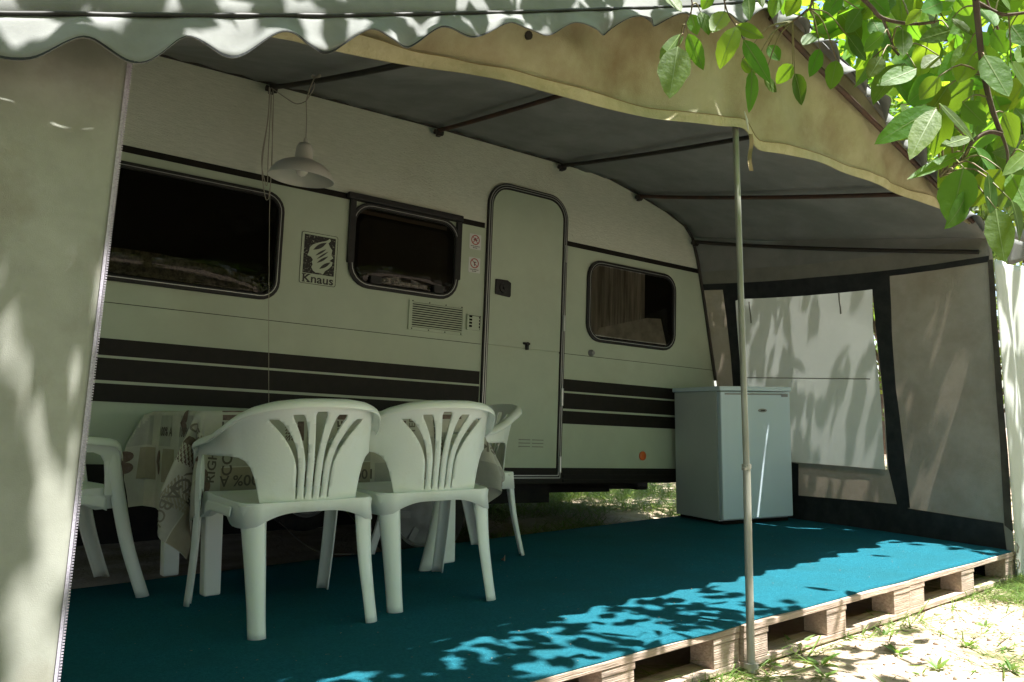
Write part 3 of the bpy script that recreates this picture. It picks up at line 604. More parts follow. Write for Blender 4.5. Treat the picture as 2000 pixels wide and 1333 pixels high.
# front pole
p0, p1 = atY(1467, 1302, -0.034), atY(1443, 240, 0.06)
b = BM(); mid = p0.lerp(p1, 0.34); tube(b, [p0 - Vector((0, 0, 0.02)), mid], 0.0135, 14); tube(b, [mid - (p1-p0).normalized()*0.03, p1 + Vector((0, 0.02, 0.45))], 0.0112, 14)
fp = finish('front_pole', b, M['pole'], awn, world=True, smooth=60)
b = BM(); tube(b, [mid + Vector((0, 0, -0.004)), mid + Vector((0, 0, 0.012))], 0.0165, 14); tube(b, [mid + Vector((-0.012, -0.006, 0.004)), mid + Vector((-0.034, -0.02, 0.004))], 0.004, 8); box(b, (mid.x-0.052, mid.y-0.028, mid.z-0.006), (mid.x-0.033, mid.y-0.016, mid.z+0.003)); finish('pole_clamp', b, M['pole'], fp, world=True)
b = BM(); tube(b, [p0 + Vector((0, 0, -0.005)), p0 + Vector((0, 0, 0.012))], 0.024, 12); finish('pole_foot', b, M['pole'], fp, world=True)
b = BM(); grid(b, lambda u, v: atY(1462 + 8*u + 2*math.sin(v*7), 262 + v*72, 0.01 - 0.006*math.sin(v*9 + u*2)), 3, 16); finish('loose_strap', b, M['stitch'], gb, world=True)
b = BM(); tube(b, [atY(1454, 218, 0.0), atY(1459, 236, -0.004), atY(1462, 256, -0.004)], [0.001, 0.004, 0.002], 6); finish('white_tab', b, M['white_print'], gb, world=True)

# ------------------------------------------------------------------ pallets and carpet
def pallet():
    r = empty('pallet', '', 'pallet')
    for y, wd in ((0.0, .145), (.1875, .10), (.3275, .145), (.5125, .10), (.655, .145)):
        b = BM(); box(b, (0, y, 0.122), (1.2, y + wd, 0.144)); bev(finish('top_board', b, M['wood'], r), 0.002)
    for x in (0.0, .5275, 1.055):
        b = BM(); box(b, (x, 0.002, 0.1005), (x + .145, .798, 0.1215)); bev(finish('stringer_board', b, M['wood'], r), 0.002)
        for y, wd in ((0.004, .10), (.3275, .145), (.696, .10)):
            b = BM(); box(b, (x + .003, y, 0.0225), (x + .142, y + wd, 0.100)); bev(finish('block', b, M['wood'], r), 0.003)
    for y, wd in ((0.002, .10), (.3275, .145), (.698, .10)):
        b = BM(); box(b, (0, y, 0), (1.2, y + wd, 0.022)); bev(finish('bottom_board', b, M['wood'], r), 0.002)
    return r
pp = pallet()
PL = [(1.206, 0.004, 'pallet at the right end of the deck, half hidden by grass and the tent corner'), (-0.003, 0.0, 'sunlit pale wooden pallet between the front pole and the right end pallet'),
      (-1.209, 0.006, 'wooden pallet left of the front pole at the bottom edge of the photo')]
for k, (x, y, lb) in enumerate(PL):
    q = pp if k == 0 else copy_tree(pp)
    q.location = (x, y, GZ + 0.003); q.rotation_euler = (0, 0, (0.004, -0.003, 0.005)[k]); tag(q, lb, 'pallet', 'pallets under the carpet')
def cpt(u, v):
    x = -3.2 + u*5.575; y = 0.012 + v*2.06
    if v < 0.02: y += 0.006*noise.noise((x*4, 0, 0)) + 0.004*math.sin(x*9)
    xr = 2.355 + 0.27*max(0, y)
    x = -3.2 + u*(xr + 3.2); z = 0.0 + 0.0015*noise.noise((x*3, y*3, 0))
    if v < 0.004: z -= 0.002 + 0.003*abs(noise.noise((x*2.5, 4, 0)))
    return Vector((x, y, z))
b = BM(); grid(b, cpt, 260, 60); cp = finish('carpet', b, M['carpet'], smooth=60); solid(cp, 0.006, -1); tag(cp, 'turquoise green outdoor carpet laid over the wooden pallets', 'carpet')

# ------------------------------------------------------------------ plastic chairs
def make_chair():
    r = empty('plastic_chair', '', 'chair')
    top = spline([(0, -0.325), (0.11, -0.312), (0.205, -0.255), (0.265, -0.14), (0.285, 0.02), (0.278, 0.14), (0.268, 0.215)], 60)
    L = [0.0]
    for a, c in zip(top, top[1:]): L.append(L[-1] + math.hypot(c[0]-a[0], c[1]-a[1]))
    LM = L[-1]
    def plan(u):
        s = 1 if u >= 0 else -1; a = min(abs(u), LM); 
        for k in range(len(L)-1):
            if a <= L[k+1] + 1e-9:
                f = (a - L[k])/(L[k+1]-L[k]); return s*(top[k][0] + (top[k+1][0]-top[k][0])*f), top[k][1] + (top[k+1][1]-top[k][1])*f
        return s*top[-1][0], top[-1][1]
    def shell(u, z):
        x, y = plan(u); f = max(0.0, min(1.15, (z - 0.40)/0.36)); wgt = max(0.0, 1 - max(0, abs(u) - 0.30)/0.22)
        k = (1 - f)*wgt
        xb = x*(1 - 0.20*k); yb = y*(1-k) + (-0.222 + 0.9*xb*xb)*k + 0.012*math.sin(PI*f)*wgt
        return Vector((xb, yb, z))
    th = [(0, .762), (.08, .761), (.16, .752), (.23, .735), (.30, .708), (.38, .673), (.46, .645), (.54, .631), (.60, .624), (LM-.045, .617), (LM-.02, .608), (LM-.006, .590), (LM, .56)]
    lo = [(LM, .40), (LM-.058, .40), (LM-.060, .48), (LM-.064, .53), (LM-.078, .556), (LM-.105, .568), (.52, .571), (.45, .571), (.38, .572), (.325, .568), (.288, .556), (.262, .535), (.246, .50), (.238, .46), (.232, .42), (.228, .392), (.14, .384), (0, .382)]
    hp = th + lo; outer = hp + [(-x, z) for x, z in hp[::-1] if x > 1e-6]
    holes = []
    for k in range(-2, 3):
        s0 = 0.034*k; pts = []
        n = 22; ztop = 0.722 - 0.010*abs(k)**1.4
        cl = []
        for j in range(n+1):
            t = j/n; z = 0.428 + (ztop-0.428)*t; cu = s0*(1.0) + (0.048*k)*max(0, (t-0.30)/0.70)**2.1; wd = 0.0040 + 0.0185*max(0, (t-0.38)/0.62)**1.25
            if j == n: wd *= 0.78
            if j == 0: wd *= 0.6
            cl.append((cu, z - 0.035*abs(k)/2*max(0, (t-0.7)/0.3)*0 , wd))
        left = [(c-w_, z - (0.010*k*(w_/0.02) if True else 0)*-1*0) for c, z, w_ in cl]; right = [(c+w_, z) for c, z, w_ in cl]
        holes.append(left + right[::-1])
    b = shape2d(outer, holes, [-.7+.0175*k for k in range(81)], [0.395+.011*k for k in range(34)])
    mapv(b, shell)
    o = finish('backrest', b, M['plastic'], r, smooth=180); solid(o, 0.006)
    # rim lip
    b = BM()
    def rim(u, v):
        a = (2*u-1)*LM; z = interp(th, abs(a)); p = shell(a, z); q = shell(a + (0.01 if a < LM-0.02 else -0.01), z); t = (q-p); t = t if a < LM-0.02 else -t; nrm = Vector((t.y, -t.x, 0)).normalized()
        wd = 0.030*min(1, (LM-abs(a))/0.12 + 0.5)
        aa = v*PI*0.55
        return p + nrm*(wd*math.sin(aa)) + Vector((0, 0, -0.026*(1-math.cos(aa)) + 0.001))
    grid(b, rim, 120, 6); solid(finish('rim', b, M['plastic'], r, smooth=180), 0.005)
    # seat
    b = BM()
    def seat(u, v):
        y = -0.245 + v*0.502; hw = interp([(-.245, .188), (-.235, .208), (-.215, .224), (-.18, .234), (-.1, .238), (.1, .245), (.26, .246)], y); x = (2*u-1)*hw
        y2 = y - 0.03*(abs(2*u-1)**3)*(1 if v > .8 else 0)*(v-.8)/.2
        z = 0.418 + 0.012*(v) - 0.020*math.sin(PI*min(1, max(0, v)))*(1-(2*u-1)**4) - (0.018*((v-.9)/.1)**2 if v > .9 else 0)
        return Vector((x, y2, z))
    V = grid(b, seat, 24, 24)
    # apron
    ring = [V[i][0] for i in range(25)] + [V[24][j] for j in range(1, 25)] + [V[i][24] for i in range(23, -1, -1)] + [V[0][j] for j in range(23, 0, -1)]
    dn = []
    for v in ring:
        c = v.co; edge = max(abs(c.x)/0.238, 0); dz = 0.034 + 0.045*min(1, max(0, (abs(c.x)-0.06)/0.14))**2 * (1 if abs(c.y) > .13 else max(0, (abs(c.y)-.05)/.08))
        dn.append(b.verts.new((c.x*1.02, c.y*1.015, c.z - dz)))
    for k in range(len(ring)): b.faces.new((ring[k], ring[(k+1) % len(ring)], dn[(k+1) % len(ring)], dn[k]))
    solid(finish('seat', b, M['plastic'], r, smooth=50), 0.005)
    # legs: open channels
    def leg(path, outd, r0, r1, spread=(1.25, 1.35), taper=False):
        pts = spline(path, 18); od = Vector(outd).normalized(); td = Vector((-od.y, od.x, 0)); b = BM(); rows = []
        for k, p in enumerate(pts):
            t = k/18; rad = (r0 + (r1-r0)*min(1, t*1.15)) * (min(1.0, 0.22 + t*3.2) if taper else 1.0)
            row = []
            for j in range(9):
                a = -spread[0] + (spread[0]+spread[1])*j/8
                row.append(b.verts.new(Vector(p) + od*(rad*(math.cos(a)-0.4)*0.95) + td*(rad*math.sin(a))))
            rows.append(row)
        for k in range(18):
            for j in range(8): b.faces.new((rows[k][j], rows[k][j+1], rows[k+1][j+1], rows[k+1][j]))
        solid(finish('leg', b, M['plastic'], r, smooth=180), 0.0055)
    for s in (-1, 1):
        leg([(s*.262, .188, .585), (s*.260, .195, .50), (s*.258, .212, .40), (s*.258, .255, .20), (s*.262, .318, 0)], (s*0.92, 0.40, 0), 0.036, 0.030, taper=True)
        leg([(s*.196, -.205, .414), (s*.195, -.212, .36), (s*.193, -.240, .20), (s*.198, -.290, 0)], (s*0.5, -0.87, 0), 0.050, 0.028)
        # gusset from seat side to front leg and arm post
        b = BM(); grid(b, lambda u, v: Vector((s*(0.246 + 0.006*u), -0.14 + 0.315*v, 0.404 - u*(0.032 + 0.030*max(0, (v-.62)/.38)**2.2 ))), 4, 24)
        solid(finish('side_apron', b, M['plastic'], r, smooth=60), 0.005)
    return r
ch = make_chair()
CH = [((-1.150, 1.135, 0), -0.085, 'white plastic armchair in front of the draped corner of the tablecloth, back to camera'),
      ((-0.605, 1.150, 0), -0.15, 'white plastic armchair seen from behind, overlapping the right part of the table front'),
      ((0.005, 1.745, 0), PI/2 - 0.03, 'white plastic armchair at the right table end, side on before the caravan door'),
      ((-1.805, 1.99, 0), -PI/2 + 0.05, 'white plastic armchair at the left end of the table, half hidden by the awning panel')]
for k, (l, a, lb) in enumerate(CH):
    q = ch if k == 0 else copy_tree(ch)
    q.location = l; q.rotation_euler = (0, 0, a); tag(q, lb, 'chair', 'white plastic chairs round the table')

# ------------------------------------------------------------------ table and tablecloth
TX0, TX1, TY0, TY1, TZ = -1.335, -0.05, 1.535, 2.19, 0.722
tab = empty('table', 'white plastic garden table hidden under the printed tablecloth', 'table', ((TX0+TX1)/2, (TY0+TY1)/2, 0))
b = BM(); box(b, (TX0, TY0, TZ - 0.03), (TX1, TY1, TZ)); bev(finish('tabletop', b, M['plastic'], tab, world=True), 0.006)
for x in (TX0 + 0.075, TX1 - 0.075):
    for y in (TY0 + 0.07, TY1 - 0.07):
        b = BM(); sx = 1 if x > -0.7 else -1; sy = 1 if y > 1.9 else -1
        pr_ = lambda z, k: [(x + sx*0.012*(1-z/0.7), y + sy*0.01*(1-z/0.7), z)]
        V0 = box(b, (x-.034, y-.028, 0), (x+.034, y+.028, TZ-0.0305))
        for v in V0[4:]: v.co.x += (x - v.co.x)*-0.15
        bev(finish('leg', b, M['plastic'], tab, world=True), 0.008)
def cloth(u, v):
    """u along x, v along y, metres on the flat cloth; hangs past the table edges"""
    x = min(max(u, TX0), TX1); y = min(max(v, TY0), TY1); dx = u - x; dy = v - y; z = TZ + 0.004
    ox, oy = abs(dx), abs(dy); X, Y = x, y
    if ox < 1e-6 and oy < 1e-6: return Vector((X, Y, z + 0.001*noise.noise((u*6, v*6, 0))))
    sx = (dx > 0) - (dx < 0); sy = (dy > 0) - (dy < 0)
    rr = 0.012
    if ox < 1e-6 or oy < 1e-6:
        d = max(ox, oy); c = min(1, d/rr); par = u if oy > 0 else v
        near = 0.0
        if oy > 0: near = math.exp(-max(0, u - TX0)/0.07)
        wv = (0.010 + 0.022*near)*math.sin(par*23 + 1.0)*min(1, d/0.25) + 0.006*noise.noise((u*7, v*7, 2))
        out = 0.010*math.sin(c*PI/2) + (0.012 + wv)*min(1, d/0.2)
        return Vector((X + sx*out if ox > 0 else X, Y + sy*out if oy > 0 else Y, z - max(0, d - rr*0.3) - 0.003*c))
    a = math.atan2(oy, ox); rad = math.hypot(ox, oy); dmax = max(ox, oy)
    fold = 0.5 - 0.5*math.cos(a*8)
    out = 0.026 + (0.125*fold + 0.03)*min(1, rad/0.30)
    zz = z - rad*(0.99 + 0.03*math.sin(a*2)) - 0.003
    return Vector((X + sx*out*math.cos(a) + sx*0.004, Y + sy*out*math.sin(a) + sy*0.004, zz + 0.004*noise.noise((u*9, v*9, 1))))
def cnorm(u, v, e=0.004):
    p = cloth(u, v); n = (cloth(u+e, v)-p).cross(cloth(u, v+e)-p)
    return n.normalized() if n.length > 1e-12 else Vector((0, 0, 1))
U0, U1, V0_, V1 = TX0 - 0.42, TX1 + 0.30, TY0 - 0.345, TY1 + 0.05
b = BM(); grid(b, lambda a, c: cloth(U0 + (U1-U0)*a, V0_ + (V1-V0_)*c), 210, 120)
def lay(bm2, mi, off):
    for v in bm2.verts:
        u, q = v.co.x, v.co.y; v.co = cloth(u, q) + cnorm(u, q)*off
    join(b, bm2, mi)
def patch(x0, y0, x1, y1, mi, off=0.0012):
    if x1 <= U0 or x0 >= U1 or y1 <= V0_ or y0 >= V1: return
    x0, x1, y0, y1 = max(x0, U0+.002), min(x1, U1-.002), max(y0, V0_+.002), min(y1, V1-.002)
    t = BM(); grid(t, lambda a, c: Vector((x0+(x1-x0)*a, y0+(y1-y0)*c, 0)), max(2, int((x1-x0)/0.012)), max(2, int((y1-y0)/0.012))); lay(t, mi, off)
def words(s, cx_, cy_, size, rot, mi, bold=0.001):
    t = text2d(s, size, bold)
    bmesh.ops.triangulate(t, faces=t.faces[:])
    cuts = [k*0.02 for k in range(-20, 21)]
    for c in cuts:
        bmesh.ops.bisect_plane(t, geom=t.verts[:]+t.edges[:]+t.faces[:], plane_co=(c, 0, 0), plane_no=(1, 0, 0)); bmesh.ops.bisect_plane(t, geom=t.verts[:]+t.edges[:]+t.faces[:], plane_co=(0, c, 0), plane_no=(0, 1, 0))
    ca, sa = math.cos(rot), math.sin(rot); ok = True
    for v in t.verts:
        x, y = v.co.x, v.co.y; v.co = Vector((cx_ + x*ca - y*sa, cy_ + x*sa + y*ca, 0))
        if not (U0 < v.co.x < U1 and V0_ < v.co.y < V1): ok = False
    if ok: lay(t, mi, 0.0026)
    else: t.free()
def heart(cx_, cy_, sz, mi):
    pts = []
    for k in range(40):
        t = 2*PI*k/40; pts.append((cx_ + sz*0.058*16*math.sin(t)**3/16*1.0, cy_ - sz*0.058*(13*math.cos(t)-5*math.cos(2*t)-2*math.cos(3*t)-math.cos(4*t))/16))
    t = shape2d(pts, [], [cx_-0.06+0.012*k for k in range(11)], [cy_-0.06+0.012*k for k in range(11)]); lay(t, mi, 0.0022)
yE = TY0
for k in range(-1, 4):
    X = -1.30 + 0.5*k      # one printed repeat every half metre; v below yE hangs at the front
    patch(X - 0.02, yE - 0.345, X + 0.035, yE - 0.12, 2); patch(X + 0.035, yE - 0.345, X + 0.20, yE - 0.225, 1); patch(X + 0.035, yE - 0.220, X + 0.20, yE - 0.10, 2)
    patch(X + 0.205, yE - 0.22, X + 0.36, yE - 0.02, 0); patch(X + 0.22, yE - 0.345, X + 0.40, yE - 0.23, 2); patch(X + 0.04, yE - 0.038, X + 0.20, yE - 0.004, 3); patch(X + 0.30, yE - 0.125, X + 0.385, yE - 0.045, 3)
    words('COFFEE', X + 0.062, yE - 0.150, 0.062, PI/2, 4, 0.0012); words('ABOU', X + 0.135, yE - 0.150, 0.066, PI, 5, 0.0006); words('100% A', X + 0.125, yE - 0.275, 0.060, PI, 4)
    words('KG', X + 0.265, yE - 0.155, 0.070, PI, 5, 0.001); words('Quality', X + 0.30, yE - 0.285, 0.050, PI/2 + 0.35, 4); words('ROASTED', X + 0.42, yE - 0.12, 0.045, PI/2, 5)
    heart(X + 0.43, yE - 0.275, 1.0, 3)
xl = TX0
for k in range(3):
    Y = TY0 + 0.02 + 0.26*k
    patch(xl - 0.30, Y, xl - 0.16, Y + 0.12, 1); patch(xl - 0.15, Y + 0.05, xl - 0.02, Y + 0.2, 2); heart(xl - 0.22, Y + 0.18, 0.9, 3); words('100% A', xl - 0.09, Y + 0.12, 0.055, -PI/2, 4)
heart(xl - 0.09, yE - 0.13, 1.0, 3); heart(xl - 0.035, yE - 0.235, 0.8, 3); heart(xl - 0.12, yE + 0.06, 1.0, 3); heart(xl - 0.05, yE + 0.17, 0.85, 3); words('RIGHT', xl + 0.03, yE - 0.20, 0.055, 1.45, 4, .001)
patch(xl - 0.30, yE - 0.30, xl - 0.20, yE - 0.12, 1); words('COFFEE', xl - 0.25, yE - 0.27, 0.04, 1.57, 4)
tc_ = finish('tablecloth', b, [M['cloth'], M['cl_tan'], M['cl_grey'], M['cl_brown'], M['cl_ink'], M['cl_faint']], smooth=180, recalc=False)
tag(tc_, 'beige coffee print tablecloth with hearts and lettering, draped over the table', 'tablecloth')

# ------------------------------------------------------------------ fridge
FR = empty('fridge', 'small white under counter fridge standing on the carpet beside the awning side wall', 'fridge', (2.0, 1.563, 0), Matrix.Rotation(math.radians(-15.5), 3, 'Z'))
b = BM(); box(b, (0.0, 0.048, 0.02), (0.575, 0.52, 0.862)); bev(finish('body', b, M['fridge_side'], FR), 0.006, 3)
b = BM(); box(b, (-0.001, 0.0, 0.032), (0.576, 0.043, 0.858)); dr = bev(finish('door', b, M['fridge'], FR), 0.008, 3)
b = BM(); box(b, (0.03, -0.004, 0.838), (0.54, -0.0005, 0.848)); box(b, (0.50, -0.008, 0.826), (0.55, -0.0005, 0.846)); bev(finish('handle_strip', b, M['grey'], dr), 0.002)
b = BM(); lathe(b, [(0.036, 0.0), (0.036, 0.004), (0.030, 0.006), (0, 0.006)], Matrix.Translation((0.335, -0.0005, 0.735)) @ Matrix.Rotation(PI/2, 4, 'X') @ Matrix.Diagonal((1, 0.32, 1, 1)), 28); bd = finish('badge', b, M['grey'], dr, smooth=40)
b = BM(); box(b, (0.318, -0.0085, 0.731), (0.352, -0.0068, 0.739)); finish('badge_print', b, M['ink'], bd)
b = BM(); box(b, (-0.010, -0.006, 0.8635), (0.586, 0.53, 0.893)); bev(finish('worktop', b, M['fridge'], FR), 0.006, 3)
b = BM(); box(b, (0.012, 0.018, 0.862), (0.564, 0.5, 0.8637)); box(b, (0.01, 0.0435, 0.03), (0.565, 0.0478, 0.86)); finish('door_gasket', b, M['wheel_grey'], FR)
b = BM(); box(b, (0.02, 0.03, 0.001), (0.555, 0.50, 0.0195)); finish('plinth', b, M['dark'], FR)

# ------------------------------------------------------------------ pendant lamp and cables
hk = atY(617, 146, 1.60); hk.z -= 0.01
LC = atY(588, 350, 1.60); 
lamp = empty('pendant_lamp', 'white enamel pendant lamp with wide shade hanging from an awning roof pole', 'lamp', LC)
tilt = Matrix.Translation(LC) @ Matrix.Rotation(math.radians(5), 4, RT.cross(ZU)) @ Matrix.Identity(4)
tilt = Matrix.Translation(LC) @ Matrix.Rotation(math.radians(5.5), 4, FW)
b = BM(); lathe(b, [(0.1405, 0.0), (0.142, 0.001), (0.1415, 0.004), (0.132, 0.027), (0.116, 0.048), (0.094, 0.065), (0.068, 0.077), (0.044, 0.083), (0.037, 0.085)], tilt, 56)
sh = solid(finish('lamp_shade', b, M['lampw'], lamp, world=True, smooth=60), 0.002)
b = BM(); lathe(b, [(0.040, 0.078), (0.038, 0.11), (0.036, 0.140), (0.028, 0.158), (0.010, 0.166), (0.009, 0.182), (0.004, 0.183), (0, 0.183)], tilt, 32); finish('lamp_neck', b, M['lampw'], lamp, world=True, smooth=50)
b = BM(); lathe(b, [(0, 0.010), (0.016, 0.014), (0.026, 0.030), (0.027, 0.042), (0.018, 0.062), (0.013, 0.072)], tilt, 24); finish('bulb', b, M['bulb'], lamp, world=True, smooth=180)
kn = atY(598, 198, 1.60); nk = tilt @ Vector((0, 0, 0.182))
b = BM(); tube(b, [nk, nk.lerp(kn, .5) + Vector((0.003, 0, 0)), kn], 0.0024, 6); tube(b, [kn, kn.lerp(hk, .5) + Vector((0.012, 0, 0.0)), hk], 0.0024, 6); tube(b, [kn, kn.lerp(hk, .5) + Vector((-0.006, 0, 0)), hk + Vector((-0.004, 0, 0))], 0.003, 6)
tube(b, [hk + Vector((-0.02, 0, 0.0)), hk + Vector((0, 0, -0.012)), hk + Vector((0.02, 0, 0.012))], 0.008, 8)
br = atY(530, 172, 2.19); tube(b, spline([tuple(kn), tuple(kn.lerp(br, .25) + Vector((0, 0, -0.03))), tuple(kn.lerp(br, .6) + Vector((0, 0, -0.02))), tuple(br)], 20), 0.0024, 6)
finish('flex', b, M['cable'], lamp, world=True, smooth=60)
b = BM()
for pts in ([(526, 170), (524, 230), (514, 300), (512, 340), (518, 385), (523, 390), (526, 380), (530, 330), (534, 200), (532, 172)], [(528, 172), (522, 240), (511, 310), (516, 350), (522, 360), (524, 300), (530, 180)]):
    tube(b, spline([tuple(atY(x, y, 2.16 + 0.004*k)) for k, (x, y) in enumerate(pts)], 50), 0.0024, 6)
tube(b, spline([tuple(atY(x, y, 2.14)) for x, y in ((530, 180), (532, 300), (527, 392), (525.5, 520), (525, 660), (525, 793))], 40), 0.0016, 6)
cb = finish('hanging_cable', b, M['cable'], smooth=60); tag(cb, 'thin looped pale cable hanging from the awning rail down to the table', 'cable')
b = BM(); tube(b, spline([tuple(atZ(x, y, 0.004)) for x, y in ((545, 1020), (562, 1035), (590, 1060), (630, 1080), (690, 1083))], 40), 0.003, 6)
fc = finish('floor_cable', b, M['cable_dk'], smooth=60); tag(fc, 'thin grey cable curling on the carpet under the table', 'cable')

# ------------------------------------------------------------------ plants
def leafmesh(bm, base, tip, wid, nrm, curl=0.12, n=5, fold=0.18, mi=0, rib=False):
    ax = tip - base; L_ = ax.length
    if L_ < 1e-6: return
    a = ax / L_; s = a.cross(nrm)
    if s.length < 1e-5: s = a.cross(Vector((0.3, 0.5, 0.8)))
    s.normalize(); n3 = s.cross(a); rows = []
    for k in range(n + 1):
        t = k/n; hw = wid/2 * (math.sin(PI * t**0.85) ** 0.75 if 0 < t < 1 else 0.0) * (1.05 - 0.12*t)
        c = base + a*(L_*t) - n3*(curl*L_*(t*t))
        if hw < 1e-6: rows.append([bm.verts.new(c)])
        else:
            j = 1 + rnd.uniform(-.06, .06)
            rows.append([bm.verts.new(c + s*hw*j + n3*hw*fold), bm.verts.new(c), bm.verts.new(c - s*hw*j + n3*hw*fold)])
    for r0, r1 in zip(rows, rows[1:]):
        if len(r0) == 1 and len(r1) == 3: q = [(r0[0], r1[1], r1[0]), (r0[0], r1[2], r1[1])]
        elif len(r0) == 3 and len(r1) == 1: q = [(r0[0], r0[1], r1[0]), (r0[1], r0[2], r1[0])]
        else: q = [(r0[0], r0[1], r1[1], r1[0]), (r0[1], r0[2], r1[2], r1[1])]
        for f in q: bm.faces.new(f).material_index = mi
    if rib:
        for k in range(n):
            p, q = rows[k][len(rows[k])//2].co, rows[k+1][len(rows[k+1])//2].co; w2 = s*(0.0011*(1.2 - k/n)); o2 = n3*0.0008
            for o3 in (o2, -o2): bm.faces.new([bm.verts.new(v) for v in (p - w2 + o3, p + w2 + o3, q + w2 + o3, q - w2 + o3)]).material_index = 1
def rv(): 
    while True:
        v = Vector((rnd.uniform(-1, 1), rnd.uniform(-1, 1), rnd.uniform(-1, 1)))
        if 0.1 < v.length < 1: return v.normalized()

# walnut tree: trunk stands right of the picture, its low branches hang in front of the awning
tree = empty('walnut_tree', 'walnut tree with broad bright green leaves hanging over the right of the awning', 'tree', (3.6, -2.3, GZ))
TB_ = Vector((3.6, -2.3, GZ - 0.1))
b = BM(); tube(b, spline([(3.6, -2.3, GZ - 0.1), (3.55, -2.28, 0.9), (3.42, -2.15, 2.0), (3.25, -2.1, 3.1), (3.1, -2.4, 4.3)], 14), [0.19 - 0.009*k for k in range(15)], 12); finish('trunk', b, M['bark'], tree, world=True, smooth=180)
limbs = [[(3.42, -2.15, 2.0), (2.0, -1.9, 3.0), (0.2, -1.5, 3.6), (-1.8, -1.2, 3.8), (-3.4, -0.9, 3.7)], [(3.3, -2.0, 2.7), (3.7, -0.4, 3.4), (3.3, 1.0, 4.0), (2.6, 2.4, 4.4)], [(3.45, -2.2, 1.9), (4.0, -0.9, 3.0), (4.3, 0.6, 3.6), (4.2, 2.2, 4.0)],
         [(3.1, -2.4, 4.2), (1.4, -2.6, 4.6), (-0.6, -2.1, 4.6), (-2.4, -0.6, 4.2)], [(2.6, -1.98, 2.6), (1.4, -1.9, 2.35), (0.5, -1.65, 2.15), (0.12, -1.45, 1.95)]]
BR = [([(1903, -60), (1906, 0), (1912, 60), (1918, 120), (1929, 180), (1944, 232), (1956, 262)], 1.70, 0.0062), ([(1956, 262), (1930, 258), (1900, 277), (1884, 305), (1858, 330), (1836, 345)], 1.70, 0.0046), ([(1660, -25), (1700, 12), (1724, 36), (1780, 47), (1826, 43)], 1.85, 0.0045),
      ([(1724, 36), (1735, 65), (1746, 94)], 1.85, 0.003), ([(1908, 5), (1940, 22), (1966, 29), (2010, 24)], 1.75, 0.0042), ([(1956, 262), (1968, 300), (1965, 340)], 1.70, 0.003), ([(1590, -40), (1584, 10), (1572, 24), (1548, 42)], 2.0, 0.003),
      ([(1340, -40), (1352, 10), (1340, 45), (1334, 66)], 1.85, 0.0016), ([(1405, -40), (1420, 22), (1438, 52), (1454, 80)], 1.85, 0.0016), ([(1600, -30), (1640, 40), (1690, 52), (1730, 40)], 2.3, 0.005)]
b = BM()
for lm in limbs: tube(b, spline(lm, 16), [0.075*(1 - 0.9*k/16) for k in range(17)], 8)
for pts, d, r_ in BR: tube(b, spline([tuple(atD(x, y, d)) for x, y in pts], 16), [r_*(1.15 - 0.4*k/16) for k in range(17)], 7)
for k in range(34):      # thin twigs among the low leaves
    x, y = rnd.uniform(1620, 2010), rnd.uniform(-60, 400); d = rnd.uniform(1.9, 3.0)
    if y > (x - 1540)*0.98 - 60: continue
    p = atD(x, y, d); q = p + Vector((rnd.uniform(-.25, .1), rnd.uniform(-.1, .1), rnd.uniform(-.12, .2))); tube(b, spline([tuple(p), tuple(p.lerp(q, .5) + rv()*.03), tuple(q)], 6), [.0035 - .0004*j for j in range(7)], 5)
for k in range(70):      # secondary twigs
    lm = spline(rnd.choice(limbs[:4]), 16); p = Vector(lm[rnd.randrange(4, 17)]); d = rv(); d.z = abs(d.z)*0.4 - 0.1
    tube(b, [p, p + d*0.35, p + d*0.8 + Vector((0, 0, -0.08))], [0.014, 0.009, 0.003], 5)
finish('branch', b, M['bark'], tree, world=True, smooth=180)
b = BM()
